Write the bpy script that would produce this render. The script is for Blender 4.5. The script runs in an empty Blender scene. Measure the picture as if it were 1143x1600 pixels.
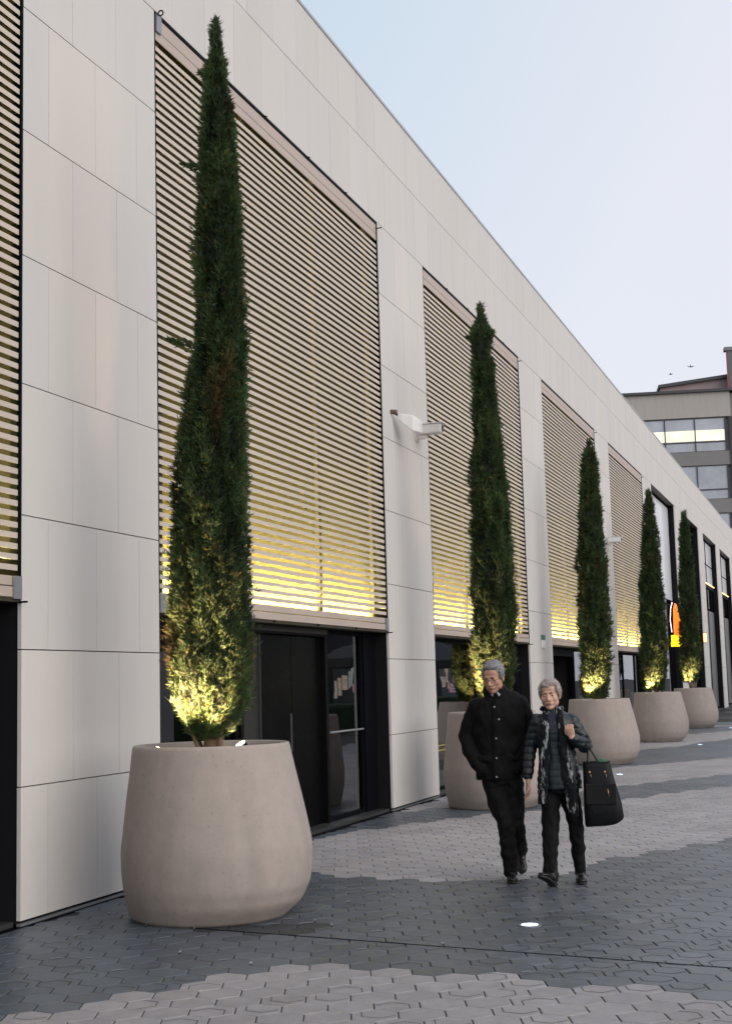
import bpy, bmesh, math, random
from mathutils import Vector, Matrix, Euler, noise
from mathutils.bvhtree import BVHTree
R = math.radians
rnd = random.Random(7)

# ------------------------------------------------------------------ camera, sky, sun, exposure
sc = bpy.context.scene
COL = sc.collection
YAW, PITCH, ROLL, CAMH = 0.3291, 0.1233, -0.0270, 1.598
cam = bpy.data.cameras.new('camera'); camo = bpy.data.objects.new('camera', cam); COL.objects.link(camo)
cam.sensor_fit = 'VERTICAL'; cam.sensor_height = 36.0; cam.lens = 36.0 * 2162.65 / 1600.0
cam.clip_start = 0.1; cam.clip_end = 2000
fw = Vector((-math.sin(YAW)*math.cos(PITCH), math.cos(YAW)*math.cos(PITCH), math.sin(PITCH)))
r0 = Vector((math.cos(YAW), math.sin(YAW), 0)); u0 = r0.cross(fw)
cr, srl = math.cos(ROLL), math.sin(ROLL)
rx = cr*r0 + srl*u0; ux = cr*u0 - srl*r0
m3 = Matrix((rx, ux, -fw)).transposed()
camo.matrix_world = Matrix.Translation((0, 0, CAMH)) @ m3.to_4x4()
sc.camera = camo

SUN_EL, SUN_AZ = 20.0, 112.0            # azimuth from +Y towards +X
w = bpy.data.worlds.new('World'); sc.world = w; w.use_nodes = True
nt = w.node_tree; nt.nodes.clear()
out = nt.nodes.new('ShaderNodeOutputWorld'); bg = nt.nodes.new('ShaderNodeBackground')
sky = nt.nodes.new('ShaderNodeTexSky'); sky.sky_type = 'NISHITA'; sky.sun_disc = False
sky.sun_elevation = R(SUN_EL); sky.sun_rotation = R(SUN_AZ)
sky.air_density = 1.0; sky.dust_density = 3.0; sky.ozone_density = 1.6
tc = nt.nodes.new('ShaderNodeTexCoord')
mp = nt.nodes.new('ShaderNodeMapping'); mp.inputs['Scale'].default_value = (1.2, 1.2, 3.0)
ns = nt.nodes.new('ShaderNodeTexNoise'); ns.inputs['Scale'].default_value = 2.2; ns.inputs['Detail'].default_value = 5; ns.inputs['Roughness'].default_value = .55
dt = nt.nodes.new('ShaderNodeVectorMath'); dt.operation = 'DOT_PRODUCT'; dt.inputs[1].default_value = (1.0, 0.0, -0.6)     # thin high veil, thicker towards the brighter side of the sky
mr = nt.nodes.new('ShaderNodeMapRange'); mr.inputs[1].default_value = -.62; mr.inputs[2].default_value = -.28; mr.inputs[3].default_value = .0; mr.inputs[4].default_value = 1.06
ma = nt.nodes.new('ShaderNodeMath'); ma.operation = 'MULTIPLY_ADD'; ma.inputs[1].default_value = .16; ma.use_clamp = True
mb_ = nt.nodes.new('ShaderNodeMath'); mb_.operation = 'SUBTRACT'; mb_.inputs[1].default_value = .08
mx = nt.nodes.new('ShaderNodeMix'); mx.data_type = 'RGBA'
vr = nt.nodes.new('ShaderNodeMix'); vr.data_type = 'RGBA'; vr.inputs[6].default_value = (5.5, 6.6, 7.6, 1); vr.inputs[7].default_value = (7.35, 7.5, 8.15, 1)
nt.links.new(tc.outputs['Generated'], mp.inputs[0]); nt.links.new(mp.outputs[0], ns.inputs['Vector'])
nt.links.new(tc.outputs['Generated'], dt.inputs[0]); nt.links.new(dt.outputs['Value'], mr.inputs[0]); nt.links.new(mr.outputs[0], mb_.inputs[0])
nt.links.new(ns.outputs['Fac'], ma.inputs[0]); nt.links.new(mb_.outputs[0], ma.inputs[2]); nt.links.new(ma.outputs[0], vr.inputs[0]); nt.links.new(vr.outputs[2], mx.inputs[7]); mx.inputs[0].default_value = .86
nt.links.new(sky.outputs[0], mx.inputs[6]); nt.links.new(mx.outputs[2], bg.inputs[0])
bg.inputs[1].default_value = 0.085
nt.links.new(bg.outputs[0], out.inputs[0])

sun = bpy.data.lights.new('sun', 'SUN'); suno = bpy.data.objects.new('sun', sun); COL.objects.link(suno)
sun.energy = 1.3; sun.angle = R(65); sun.color = (1.0, .93, .86)
sd = Vector((math.sin(R(SUN_AZ))*math.cos(R(SUN_EL)), math.cos(R(SUN_AZ))*math.cos(R(SUN_EL)), math.sin(R(SUN_EL))))
suno.rotation_euler = sd.to_track_quat('Z', 'Y').to_euler(); suno.location = sd*60
sc.view_settings.view_transform = 'Standard'; sc.view_settings.look = 'None'
sc.view_settings.exposure = 0.52; sc.view_settings.gamma = 1.0
try:
    sc.cycles.max_bounces = 6; sc.cycles.transparent_max_bounces = 8
except Exception: pass

# ------------------------------------------------------------------ materials
MATS = {}
def mat(name, col, rough=.6, metal=0., nscale=None, namt=.15, bump=0., bscale=80., emit=None, estr=0., spec=.5, coat=0., stretch=(1,1,1), attr=False, sheen=0., specks=0., streak=0.):
    if name in MATS: return MATS[name]
    m = bpy.data.materials.new(name); m.use_nodes = True; t = m.node_tree; b = t.nodes['Principled BSDF']
    b.inputs['Base Color'].default_value = (*col, 1); b.inputs['Roughness'].default_value = rough
    b.inputs['Metallic'].default_value = metal; b.inputs['Specular IOR Level'].default_value = spec
    b.inputs['Coat Weight'].default_value = coat; b.inputs['Sheen Weight'].default_value = sheen
    if emit: b.inputs['Emission Color'].default_value = (*emit, 1); b.inputs['Emission Strength'].default_value = estr
    g = t.nodes.new('ShaderNodeNewGeometry')
    mapn = t.nodes.new('ShaderNodeMapping'); mapn.inputs['Scale'].default_value = stretch
    t.links.new(g.outputs['Position'], mapn.inputs[0])
    cout = None
    if nscale:
        n = t.nodes.new('ShaderNodeTexNoise'); n.inputs['Scale'].default_value = nscale; n.inputs['Detail'].default_value = 6; n.inputs['Roughness'].default_value = .62
        t.links.new(mapn.outputs[0], n.inputs['Vector'])
        mr = t.nodes.new('ShaderNodeMapRange'); mr.inputs[1].default_value = .3; mr.inputs[2].default_value = .7
        mr.inputs[3].default_value = 1-namt; mr.inputs[4].default_value = 1+namt
        t.links.new(n.outputs['Fac'], mr.inputs[0])
        vm = t.nodes.new('ShaderNodeVectorMath'); vm.operation = 'SCALE'; vm.inputs[0].default_value = col
        t.links.new(mr.outputs[0], vm.inputs['Scale']); cout = vm.outputs[0]
        mr2 = t.nodes.new('ShaderNodeMapRange'); mr2.inputs[1].default_value = .3; mr2.inputs[2].default_value = .7
        mr2.inputs[3].default_value = max(0, rough-.06); mr2.inputs[4].default_value = min(1, rough+.08)
        t.links.new(n.outputs['Fac'], mr2.inputs[0]); t.links.new(mr2.outputs[0], b.inputs['Roughness'])
    for amt, sc_, strx, lo_, hi_ in ((specks, 48, (1, 1, 1), .62, .72), (streak, 5, (1, 1, .09), .5, .75)):
        if amt and cout:
            mq = t.nodes.new('ShaderNodeMapping'); mq.inputs['Scale'].default_value = strx; t.links.new(g.outputs['Position'], mq.inputs[0])
            nq = t.nodes.new('ShaderNodeTexNoise'); nq.inputs['Scale'].default_value = sc_; nq.inputs['Detail'].default_value = 5; t.links.new(mq.outputs[0], nq.inputs['Vector'])
            rq = t.nodes.new('ShaderNodeMapRange'); rq.inputs[1].default_value = lo_; rq.inputs[2].default_value = hi_; rq.inputs[3].default_value = 1; rq.inputs[4].default_value = 1-amt
            t.links.new(nq.outputs['Fac'], rq.inputs[0]); vq = t.nodes.new('ShaderNodeVectorMath'); vq.operation = 'SCALE'
            t.links.new(cout, vq.inputs[0]); t.links.new(rq.outputs[0], vq.inputs['Scale']); cout = vq.outputs[0]
    if attr:
        a = t.nodes.new('ShaderNodeAttribute'); a.attribute_name = 'tone'
        vm2 = t.nodes.new('ShaderNodeVectorMath'); vm2.operation = 'MULTIPLY'
        if cout: t.links.new(cout, vm2.inputs[0])
        else: vm2.inputs[0].default_value = col
        t.links.new(a.outputs['Vector'], vm2.inputs[1]); cout = vm2.outputs[0]
    if cout: t.links.new(cout, b.inputs['Base Color'])
    if bump:
        n2 = t.nodes.new('ShaderNodeTexNoise'); n2.inputs['Scale'].default_value = bscale; n2.inputs['Detail'].default_value = 4
        t.links.new(mapn.outputs[0], n2.inputs['Vector'])
        bp = t.nodes.new('ShaderNodeBump'); bp.inputs['Strength'].default_value = bump; bp.inputs['Distance'].default_value = .01
        t.links.new(n2.outputs['Fac'], bp.inputs['Height']); t.links.new(bp.outputs[0], b.inputs['Normal'])
    MATS[name] = m; return m

def glass_mat(name, ior=1.9, tint=.35, rough=.01):
    m = bpy.data.materials.new(name); m.use_nodes = True; t = m.node_tree; t.nodes.clear()
    o = t.nodes.new('ShaderNodeOutputMaterial'); f = t.nodes.new('ShaderNodeFresnel'); f.inputs[0].default_value = ior
    tr = t.nodes.new('ShaderNodeBsdfTransparent'); tr.inputs[0].default_value = (tint, tint*1.02, tint*1.05, 1)
    gl = t.nodes.new('ShaderNodeBsdfGlossy'); gl.inputs['Roughness'].default_value = rough; gl.inputs[0].default_value = (.95, .96, 1, 1)
    n = t.nodes.new('ShaderNodeTexNoise'); n.inputs['Scale'].default_value = .9; bp = t.nodes.new('ShaderNodeBump'); bp.inputs['Strength'].default_value = .05; bp.inputs['Distance'].default_value = .05
    g = t.nodes.new('ShaderNodeNewGeometry'); t.links.new(g.outputs['Position'], n.inputs['Vector']); t.links.new(n.outputs['Fac'], bp.inputs['Height']); t.links.new(bp.outputs[0], gl.inputs['Normal'])
    x = t.nodes.new('ShaderNodeMixShader'); t.links.new(f.outputs[0], x.inputs[0]); t.links.new(tr.outputs[0], x.inputs[1]); t.links.new(gl.outputs[0], x.inputs[2])
    t.links.new(x.outputs[0], o.inputs[0]); MATS[name] = m; return m

M_STONE = mat('limestone_panel', (.605, .585, .562), .66, nscale=1.3, namt=.03, bump=.05, bscale=60, attr=True, stretch=(1,1,.25), specks=.04, streak=.02)
M_CORE = mat('dark_cavity', (.010, .010, .012), .8, spec=.15)
M_COPE = mat('coping_metal', (.45, .47, .5), .35, metal=.6)
M_SLAT = mat('champagne_aluminium', (.59, .515, .44), .45, metal=.15, nscale=3, namt=.05)
M_RAILS = mat('beige_rail', (.47, .395, .34), .5, metal=.1, nscale=3, namt=.05)
M_FRAME = mat('black_frame', (.004, .0045, .007), .55, spec=.04)
M_REAR = mat('ochre_rear_wall', (.05, .047, .034), .85, nscale=2, namt=.15, spec=.1)
M_RAIL = mat('bronze_rail', (.04, .035, .024), .7)
M_GREY = mat('grey_steel', (.28, .29, .31), .4, metal=.5)
M_LED = mat('warm_led', (1, .9, .5), .5, emit=(1, .80, .27), estr=25)
M_GLASS = glass_mat('window_glass')
M_SATIN = mat('satin_black_door', (.003, .0034, .004), .30, nscale=120, namt=.3, spec=.03)
M_DOORGREY = mat('grey_door', (.10, .098, .105), .4, nscale=2, namt=.08)
M_BLIND = mat('pale_blind', (.66, .67, .72), .3, nscale=.6, namt=.04, coat=.3)
M_ROOM = mat('dark_room', (.018, .017, .016), .8, spec=.1)
M_POT = mat('planter_concrete', (.355, .308, .278), .78, specks=.22, streak=.12, nscale=9, namt=.07, bump=.22, bscale=340)
M_SOIL = mat('soil', (.045, .03, .02), .95, nscale=30, namt=.5, bump=.8, bscale=60)
M_BARK = mat('bark', (.16, .11, .075), .9, nscale=22, namt=.4, bump=.8, bscale=50, stretch=(1,1,.2))
M_WHITE = mat('white_metal', (.74, .74, .73), .4, nscale=5, namt=.04)
M_BLACK = mat('black_plastic', (.02, .02, .022), .45)

# ------------------------------------------------------------------ helpers
def tag(o, label=None, cat=None, group=None, kind=None):
    if label: o['label'] = label
    if cat: o['category'] = cat
    if group: o['group'] = group
    if kind: o['kind'] = kind
    return o
def empty(name, loc, rz=0):
    o = bpy.data.objects.new(name, None); COL.objects.link(o); o.location = loc; o.rotation_euler = (0, 0, rz); o.empty_display_size = .2
    return o
class MB:
    def __init__(s): s.v = []; s.f = []; s.mi = []; s.tone = []
    def quad(s, pts, mi=0, tone=None):
        n = len(s.v); s.v += [tuple(p) for p in pts]; s.f.append(tuple(range(n, n+len(pts)))); s.mi.append(mi); s.tone.append(tone or (1, 1, 1))
    def box(s, a, b, mi=0, tone=None):
        x0, y0, z0 = a; x1, y1, z1 = b; n = len(s.v)
        s.v += [(x0,y0,z0),(x1,y0,z0),(x1,y1,z0),(x0,y1,z0),(x0,y0,z1),(x1,y0,z1),(x1,y1,z1),(x0,y1,z1)]
        for q in ((0,3,2,1),(4,5,6,7),(0,1,5,4),(1,2,6,5),(2,3,7,6),(3,0,4,7)):
            s.f.append(tuple(n+i for i in q)); s.mi.append(mi); s.tone.append(tone or (1, 1, 1))
    def grid(s, rings, close=True, cap0=True, cap1=True, mi=0):
        n = len(s.v); k = len(rings[0])
        for r in rings: s.v += [tuple(p) for p in r]
        for i in range(len(rings)-1):
            for j in range(k if close else k-1):
                a = n+i*k+j; b = n+i*k+(j+1) % k
                s.f.append((a, b, b+k, a+k)); s.mi.append(mi); s.tone.append((1, 1, 1))
        if cap0: s.f.append(tuple(n+j for j in reversed(range(k)))); s.mi.append(mi); s.tone.append((1, 1, 1))
        if cap1: s.f.append(tuple(n+(len(rings)-1)*k+j for j in range(k))); s.mi.append(mi); s.tone.append((1, 1, 1))
    def tube(s, pts, rads, k=12, ax=None, mi=0):
        pts = [Vector(p) for p in pts]; rings = []
        for i, p in enumerate(pts):
            d = (pts[min(i+1, len(pts)-1)]-pts[max(i-1, 0)]).normalized()
            ref = Vector(ax) if ax else (Vector((1, 0, 0)) if abs(d.x) < .9 else Vector((0, 1, 0)))
            a = (ref-d*ref.dot(d)).normalized(); b = d.cross(a)
            r = rads[i] if isinstance(rads, (list, tuple)) else rads
            ra, rb = r if isinstance(r, (list, tuple)) else (r, r)
            rings.append([p+a*ra*math.cos(2*math.pi*j/k)+b*rb*math.sin(2*math.pi*j/k) for j in range(k)])
        s.grid(rings, mi=mi)
    def ell(s, c, r, rot=None, k=16, h=10, mi=0):
        c = Vector(c); rings = []
        for i in range(h+1):
            t = -math.pi/2+math.pi*(i/h); t = max(-1.5, min(1.5, t))
            ring = []
            for j in range(k):
                p = Vector((r[0]*math.cos(t)*math.cos(2*math.pi*j/k), r[1]*math.cos(t)*math.sin(2*math.pi*j/k), r[2]*math.sin(t)))
                if rot: p = rot @ p
                ring.append(c+p)
            rings.append(ring)
        s.grid(rings, mi=mi)
    def capsules(s, pts, rads, k=14):
        # tapered limb: tube with round joints
        s.tube(pts, rads, k)
        for p, r in zip(pts, rads):
            q = r if not isinstance(r, (list, tuple)) else sum(r)/2
            s.ell(p, (q*.985,)*3, k=k, h=8)
    def mesh(s, name, mats):
        me = bpy.data.meshes.new(name); me.from_pydata(s.v, [], s.f)
        for m in (mats if isinstance(mats, (list, tuple)) else [mats]): me.materials.append(m)
        me.polygons.foreach_set('material_index', s.mi)
        if any(t != (1, 1, 1) for t in s.tone):
            at = me.attributes.new('tone', 'FLOAT_COLOR', 'FACE') if False else me.attributes.new('tone', 'FLOAT_VECTOR', 'FACE')
            at.data.foreach_set('vector', [c for t in s.tone for c in t])
        else:
            pass
        me.update(); return me
    def build(s, name, mats, parent=None, smooth=False, bevel=0, loc=None):
        me = s.mesh(name, mats); o = bpy.data.objects.new(name, me); COL.objects.link(o)
        if smooth: me.polygons.foreach_set('use_smooth', [True]*len(me.polygons))
        if parent: o.parent = parent
        if loc: o.location = loc
        if bevel:
            b = o.modifiers.new('bevel', 'BEVEL'); b.width = bevel; b.segments = 2; b.limit_method = 'ANGLE'
        return o
def local_of(parent, mb):
    """shift world-space geometry into the parent's frame (parent without rotation)"""
    l = parent.location; mb.v = [(x-l.x, y-l.y, z-l.z) for x, y, z in mb.v]; return mb

# ------------------------------------------------------------------ facade dimensions
D, S0, WW, WP, H = 5.446, 8.414, 6.216, 2.072, 9.38
PW = WP/3; PER = WW+WP; ROW = .95; WTOP = 8*ROW; HB = 2.26
NB = 9
def bay(k): a = S0+WP+(k-1)*PER; return a, a+WW
Y_START, Y_END = bay(-1)[0]-WP, bay(NB)[1]+WP*1.5

# ------------------------------------------------------------------ ground and paving
g = MB(); g.quad([(-400, -300, 0), (400, -300, 0), (400, 700, 0), (-400, 700, 0)])
tag(g.build('ground', mat('joint_mortar', (.016, .017, .019), .9, nscale=4, namt=.2)), kind='structure')

def poly_y(x, pts, ext=True):
    for (a, b) in zip(pts, pts[1:]):
        if a[0] <= x <= b[0]: return a[1]+(b[1]-a[1])*(x-a[0])/(b[0]-a[0])
    a, b = (pts[0], pts[1]) if x < pts[0][0] else (pts[-2], pts[-1])
    s = (b[1]-a[1])/(b[0]-a[0]); s = max(-1.2, min(2.0, s)); e = pts[0] if x < pts[0][0] else pts[-1]
    return e[1]+(x-e[0])*s
LA = [(-3.98, 6.2), (-3.71, 6.65), (-3.5, 7.09), (-3.25, 7.39), (-2.98, 7.68), (-2.57, 7.62), (-2.26, 7.59), (-1.96, 7.57), (-1.61, 7.45), (-.99, 7.42), (-.64, 7.25), (1.5, 6.4)]
LBL = [(-5.6, 11.9), (-4.37, 11.26), (-4.07, 11.14), (-3.69, 11.01), (-3.17, 10.9), (-2.75, 11.11), (-2.21, 11.7), (-2.09, 12.42), (-1.59, 13.41), (-1.16, 14.12), (0, 16)]
LBU = [(-5.45, 13.7), (-5.37, 13.85), (-5.13, 14.48), (-4.87, 15.03), (-4.52, 15.9), (-4.27, 16.29), (-3.7, 16.87), (-2.9, 18.2), (-2.63, 18.97), (-1.67, 20.81)]
LCL = [(-3.27, 20.61), (-2.63, 21.83), (-1.85, 23.17)]; LCU = [(-3.99, 24.91), (-2.19, 27.72)]
LEL = [(-3.57, 32.33), (-2.84, 36.24)]; LEU = [(-5.11, 36.17), (-3.18, 40.69)]
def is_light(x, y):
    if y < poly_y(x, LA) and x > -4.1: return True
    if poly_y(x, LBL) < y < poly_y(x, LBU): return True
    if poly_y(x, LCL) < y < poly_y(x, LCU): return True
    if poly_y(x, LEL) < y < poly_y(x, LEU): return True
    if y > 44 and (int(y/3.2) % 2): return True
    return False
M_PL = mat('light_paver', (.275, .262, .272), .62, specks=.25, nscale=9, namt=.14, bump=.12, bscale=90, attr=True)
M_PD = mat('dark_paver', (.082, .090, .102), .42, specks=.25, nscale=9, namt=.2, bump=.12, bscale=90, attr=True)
M_GR = mat('paver_groove', (.022, .023, .026), .9)
M_GRL = mat('paver_groove_light', (.075, .072, .075), .9)
pv = MB(); gv = MB(); A = .132; th0 = R(-10); ct, st_ = math.cos(th0), math.sin(th0)
hx = [(A*math.cos(i*math.pi/3), A*math.sin(i*math.pi/3)) for i in range(6)]
ch = [(A*.64*math.cos(i*math.pi/3), A*.64*math.sin(i*math.pi/3)) for i in range(6)]
NI = int(80/(1.5*A))
ylim = 48
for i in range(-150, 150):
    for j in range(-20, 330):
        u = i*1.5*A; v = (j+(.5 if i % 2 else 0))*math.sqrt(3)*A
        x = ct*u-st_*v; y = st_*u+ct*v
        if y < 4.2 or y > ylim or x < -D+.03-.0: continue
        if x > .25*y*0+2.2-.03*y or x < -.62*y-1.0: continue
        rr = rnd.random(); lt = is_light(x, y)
        wear_sheen = 1+.16*max(0, min(1, (y-9)/3)) if lt else 1+.55*max(0, min(1, (x+2.4)/2.2))+.35*max(0, min(1, (y-14)/12))  # street wear and sky reflection both painted into the tone, lighter rightwards
        t = wear_sheen*(1+(rnd.random()-.5)*(.12 if lt else .26)+.22*noise.noise(Vector((x*.9, y*.9, 3.1)))+.12*noise.noise(Vector((x*2.6, y*2.6, 9.0))))
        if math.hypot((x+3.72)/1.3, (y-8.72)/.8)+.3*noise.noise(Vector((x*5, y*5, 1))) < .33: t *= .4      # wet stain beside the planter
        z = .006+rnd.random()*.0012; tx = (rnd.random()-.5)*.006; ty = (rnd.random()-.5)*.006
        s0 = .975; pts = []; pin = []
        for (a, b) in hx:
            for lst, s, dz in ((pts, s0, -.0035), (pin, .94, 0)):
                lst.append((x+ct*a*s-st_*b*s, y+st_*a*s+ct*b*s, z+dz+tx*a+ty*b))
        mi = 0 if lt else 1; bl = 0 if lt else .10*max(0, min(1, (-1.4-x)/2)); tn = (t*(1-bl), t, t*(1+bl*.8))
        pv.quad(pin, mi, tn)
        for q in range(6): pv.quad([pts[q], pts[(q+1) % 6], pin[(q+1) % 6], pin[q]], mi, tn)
        if not lt and y < 13 and rnd.random() < .15*max(0, min(1, (-1.6-x+.10*(y-8))/1.2)):
            e_ = rnd.choice((0, 2, 3, 5, 5, 2)); a0 = rnd.uniform(.05, .3); a1 = a0+rnd.uniform(.35, .65)
            p0 = Vector(hx[e_]).lerp(Vector(hx[(e_+1) % 6]), a0); p1 = Vector(hx[e_]).lerp(Vector(hx[(e_+1) % 6]), min(1, a1)); dd_ = (p1-p0).normalized(); nn_ = Vector((-dd_.y, dd_.x))*rnd.uniform(.006, .010)
            pv.quad([(x+ct*q.x-st_*q.y, y+st_*q.x+ct*q.y, z+.0045) for q in (p0-nn_, p1-nn_*.6, p1+nn_*.6, p0+nn_)], 4)  # glints on the joint edges, painted as short pale strokes
        if y < 24 and rnd.random() < (.22 if x < -2 else .45):
            o3 = rnd.choice((0, 0, 2, 4, 3)); wv = .0030
            sx, sy = .30*A*math.cos((o3+1.5)*math.pi/3), .30*A*math.sin((o3+1.5)*math.pi/3)
            idx = [(o3+q+3) % 6 for q in range(4)]
            L = [(ch[q][0]*1.12+sx, ch[q][1]*1.12+sy) for q in idx]
            for p0, p1 in zip(L, L[1:]):
                dx, dy = p1[0]-p0[0], p1[1]-p0[1]; l = math.hypot(dx, dy); nx, ny = -dy/l*wv, dx/l*wv
                qd = []
                for (a, b) in ((p0[0]-nx, p0[1]-ny), (p1[0]-nx, p1[1]-ny), (p1[0]+nx, p1[1]+ny), (p0[0]+nx, p0[1]+ny)):
                    qd.append((x+ct*a-st_*b, y+st_*a+ct*b, z+.0011+tx*a+ty*b))
                pv.quad(qd, 3 if lt else 2)
tag(pv.build('pavement', [M_PL, M_PD, M_GR, M_GRL, mat('joint_glint', (.30, .33, .35), .6)]), kind='structure')
# far pavement strips as sheets
fp = MB()
yy = ylim-.1; alt = 0
while yy < 150:
    fp.quad([(-D, yy, .005), (12, yy-2, .005), (12, yy+1.6, .005), (-D, yy+3.6, .005)], alt % 2); yy += 3.6; alt += 1
fp.quad([(2.0, -6, .004), (14, -6, .004), (14, ylim-2, .004), (.75, ylim, .004)], 0)
tag(fp.build('far_pavement', [M_PL, M_PD]), kind='structure')
dr = MB()
def strip(mb, p, q, w_, z0, z1, mi=0):
    d = (Vector(q)-Vector(p)); d.normalize(); n = Vector((-d.y, d.x))*w_/2
    a, b, c, e = Vector(p)-n, Vector(q)-n, Vector(q)+n, Vector(p)+n
    for zz in (z1,): mb.quad([(a.x, a.y, zz), (b.x, b.y, zz), (c.x, c.y, zz), (e.x, e.y, zz)], mi)
    mb.quad([(a.x, a.y, z0), (b.x, b.y, z0), (b.x, b.y, z1), (a.x, a.y, z1)], mi)
    mb.quad([(c.x, c.y, z0), (e.x, e.y, z0), (e.x, e.y, z1), (c.x, c.y, z1)], mi)
strip(dr, (-4.3, 8.62), (3, 7.35), .0035, .001, .0105)
tag(dr.build('drain_slot', M_FRAME), kind='structure')

def ground_light(x, y, label, e):
    o = empty('ground_light', (x, y, .006)); tag(o, label, 'ground light', 'recessed lights in the paving')
    a = MB(); rings = []
    for r_, z_ in ((.075, 0), (.075, .006), (.055, .008), (.054, .002)):
        rings.append([(r_*math.cos(t*math.pi/12), r_*math.sin(t*math.pi/12), z_) for t in range(24)])
    a.grid(rings, cap0=True, cap1=False); a.build('rim', M_GREY, o, smooth=False)
    b = MB(); b.grid([[(.054*math.cos(t*math.pi/12), .054*math.sin(t*math.pi/12), z_) for t in range(24)] for z_ in (.0021, .0065)])
    b.build('lens', mat('blue_white_lens', (.9, .95, 1), .2, emit=(.45, .68, 1), estr=e*.7), o)
ground_light(-2.06, 9.10, 'bright blue-white light set in the dark paving in front of the walking couple', 9)
ground_light(-3.63, 23.1, 'small light in the pale paving beyond the black handbag, before the third planter', 9)
ground_light(-3.29, 32.8, 'small light in the grey paving right of the fourth planter', 9)
ground_light(-3.36, 42.6, 'farthest recessed light, right of the fifth planter', 9)

# ------------------------------------------------------------------ the long stone building
B = empty('commercial_building', (-D, Y_START, 0))
tag(B, 'long pale stone-clad building with tall louvred bays along the left side', 'building')
core = MB()
ivs = []
y = Y_START
for k in range(-1, NB+1):
    a, b = bay(k); ivs.append((y, a)); y = b
ivs.append((y, Y_END))
XB = -D-.035
for a, b in ivs:
    c1 = MB(); c1.box((XB-.6, a+.006, .02), (XB, b-.006, WTOP+.01)); local_of(B, c1).build('pier_core', M_CORE, B)
core.box((XB-.6, Y_START, WTOP+.012), (XB, Y_END, H-.02))
core.box((-D-14, Y_START, H-.25), (XB-.602, Y_END, H-.05))
c1 = MB(); c1.box((-D-14, Y_START, 0.02), (-D-5, Y_END, H-.26)); local_of(B, c1).build('back_wall', M_CORE, B)
local_of(B, core).build('roof_core', M_CORE, B)
pn = MB(); prnd = random.Random(3)
for r_ in range(10):
    z0 = r_*ROW+(.05 if r_ == 0 else .004); z1 = min((r_+1)*ROW, H)-.004
    off = PW/2 if r_ % 2 == 0 else 0
    n0 = int((Y_START-S0)/PW)-2; n1 = int((Y_END-S0)/PW)+2
    for n in range(n0, n1):
        a0 = S0+off+n*PW+.0018; b0 = a0+PW-.0036
        segs = []
        for (a, b) in (ivs if r_ < 8 else [(Y_START, Y_END)]):
            lo, hi = max(a0, a), min(b0, b)
            if hi-lo > .02: segs.append((lo, hi))
        t = 1+(prnd.random()-.5)*.05; wv = (prnd.random()-.5)*.02
        for lo, hi in segs: pn.box((-D-.03, lo, z0), (-D+prnd.random()*.0012, hi, z1), 0, (t+wv, t, t-wv))
local_of(B, pn).build('stone_cladding', M_STONE, B)
for a, b in ivs:
    pl = MB(); pl.box((-D-.03, a, .012), (-D+.004, b, .03)); local_of(B, pl).build('base_trim', M_GREY, B)
pl = MB(); pl.box((-D-.1, Y_START, -.01), (-D+.02, Y_END, .0105)); local_of(B, pl).build('base_gap', M_FRAME, B)
cp = MB(); cp.box((-D-.5, Y_START, H+.001), (-D+.012, Y_END, H+.035)); local_of(B, cp).build('coping', M_COPE, B)

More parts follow.
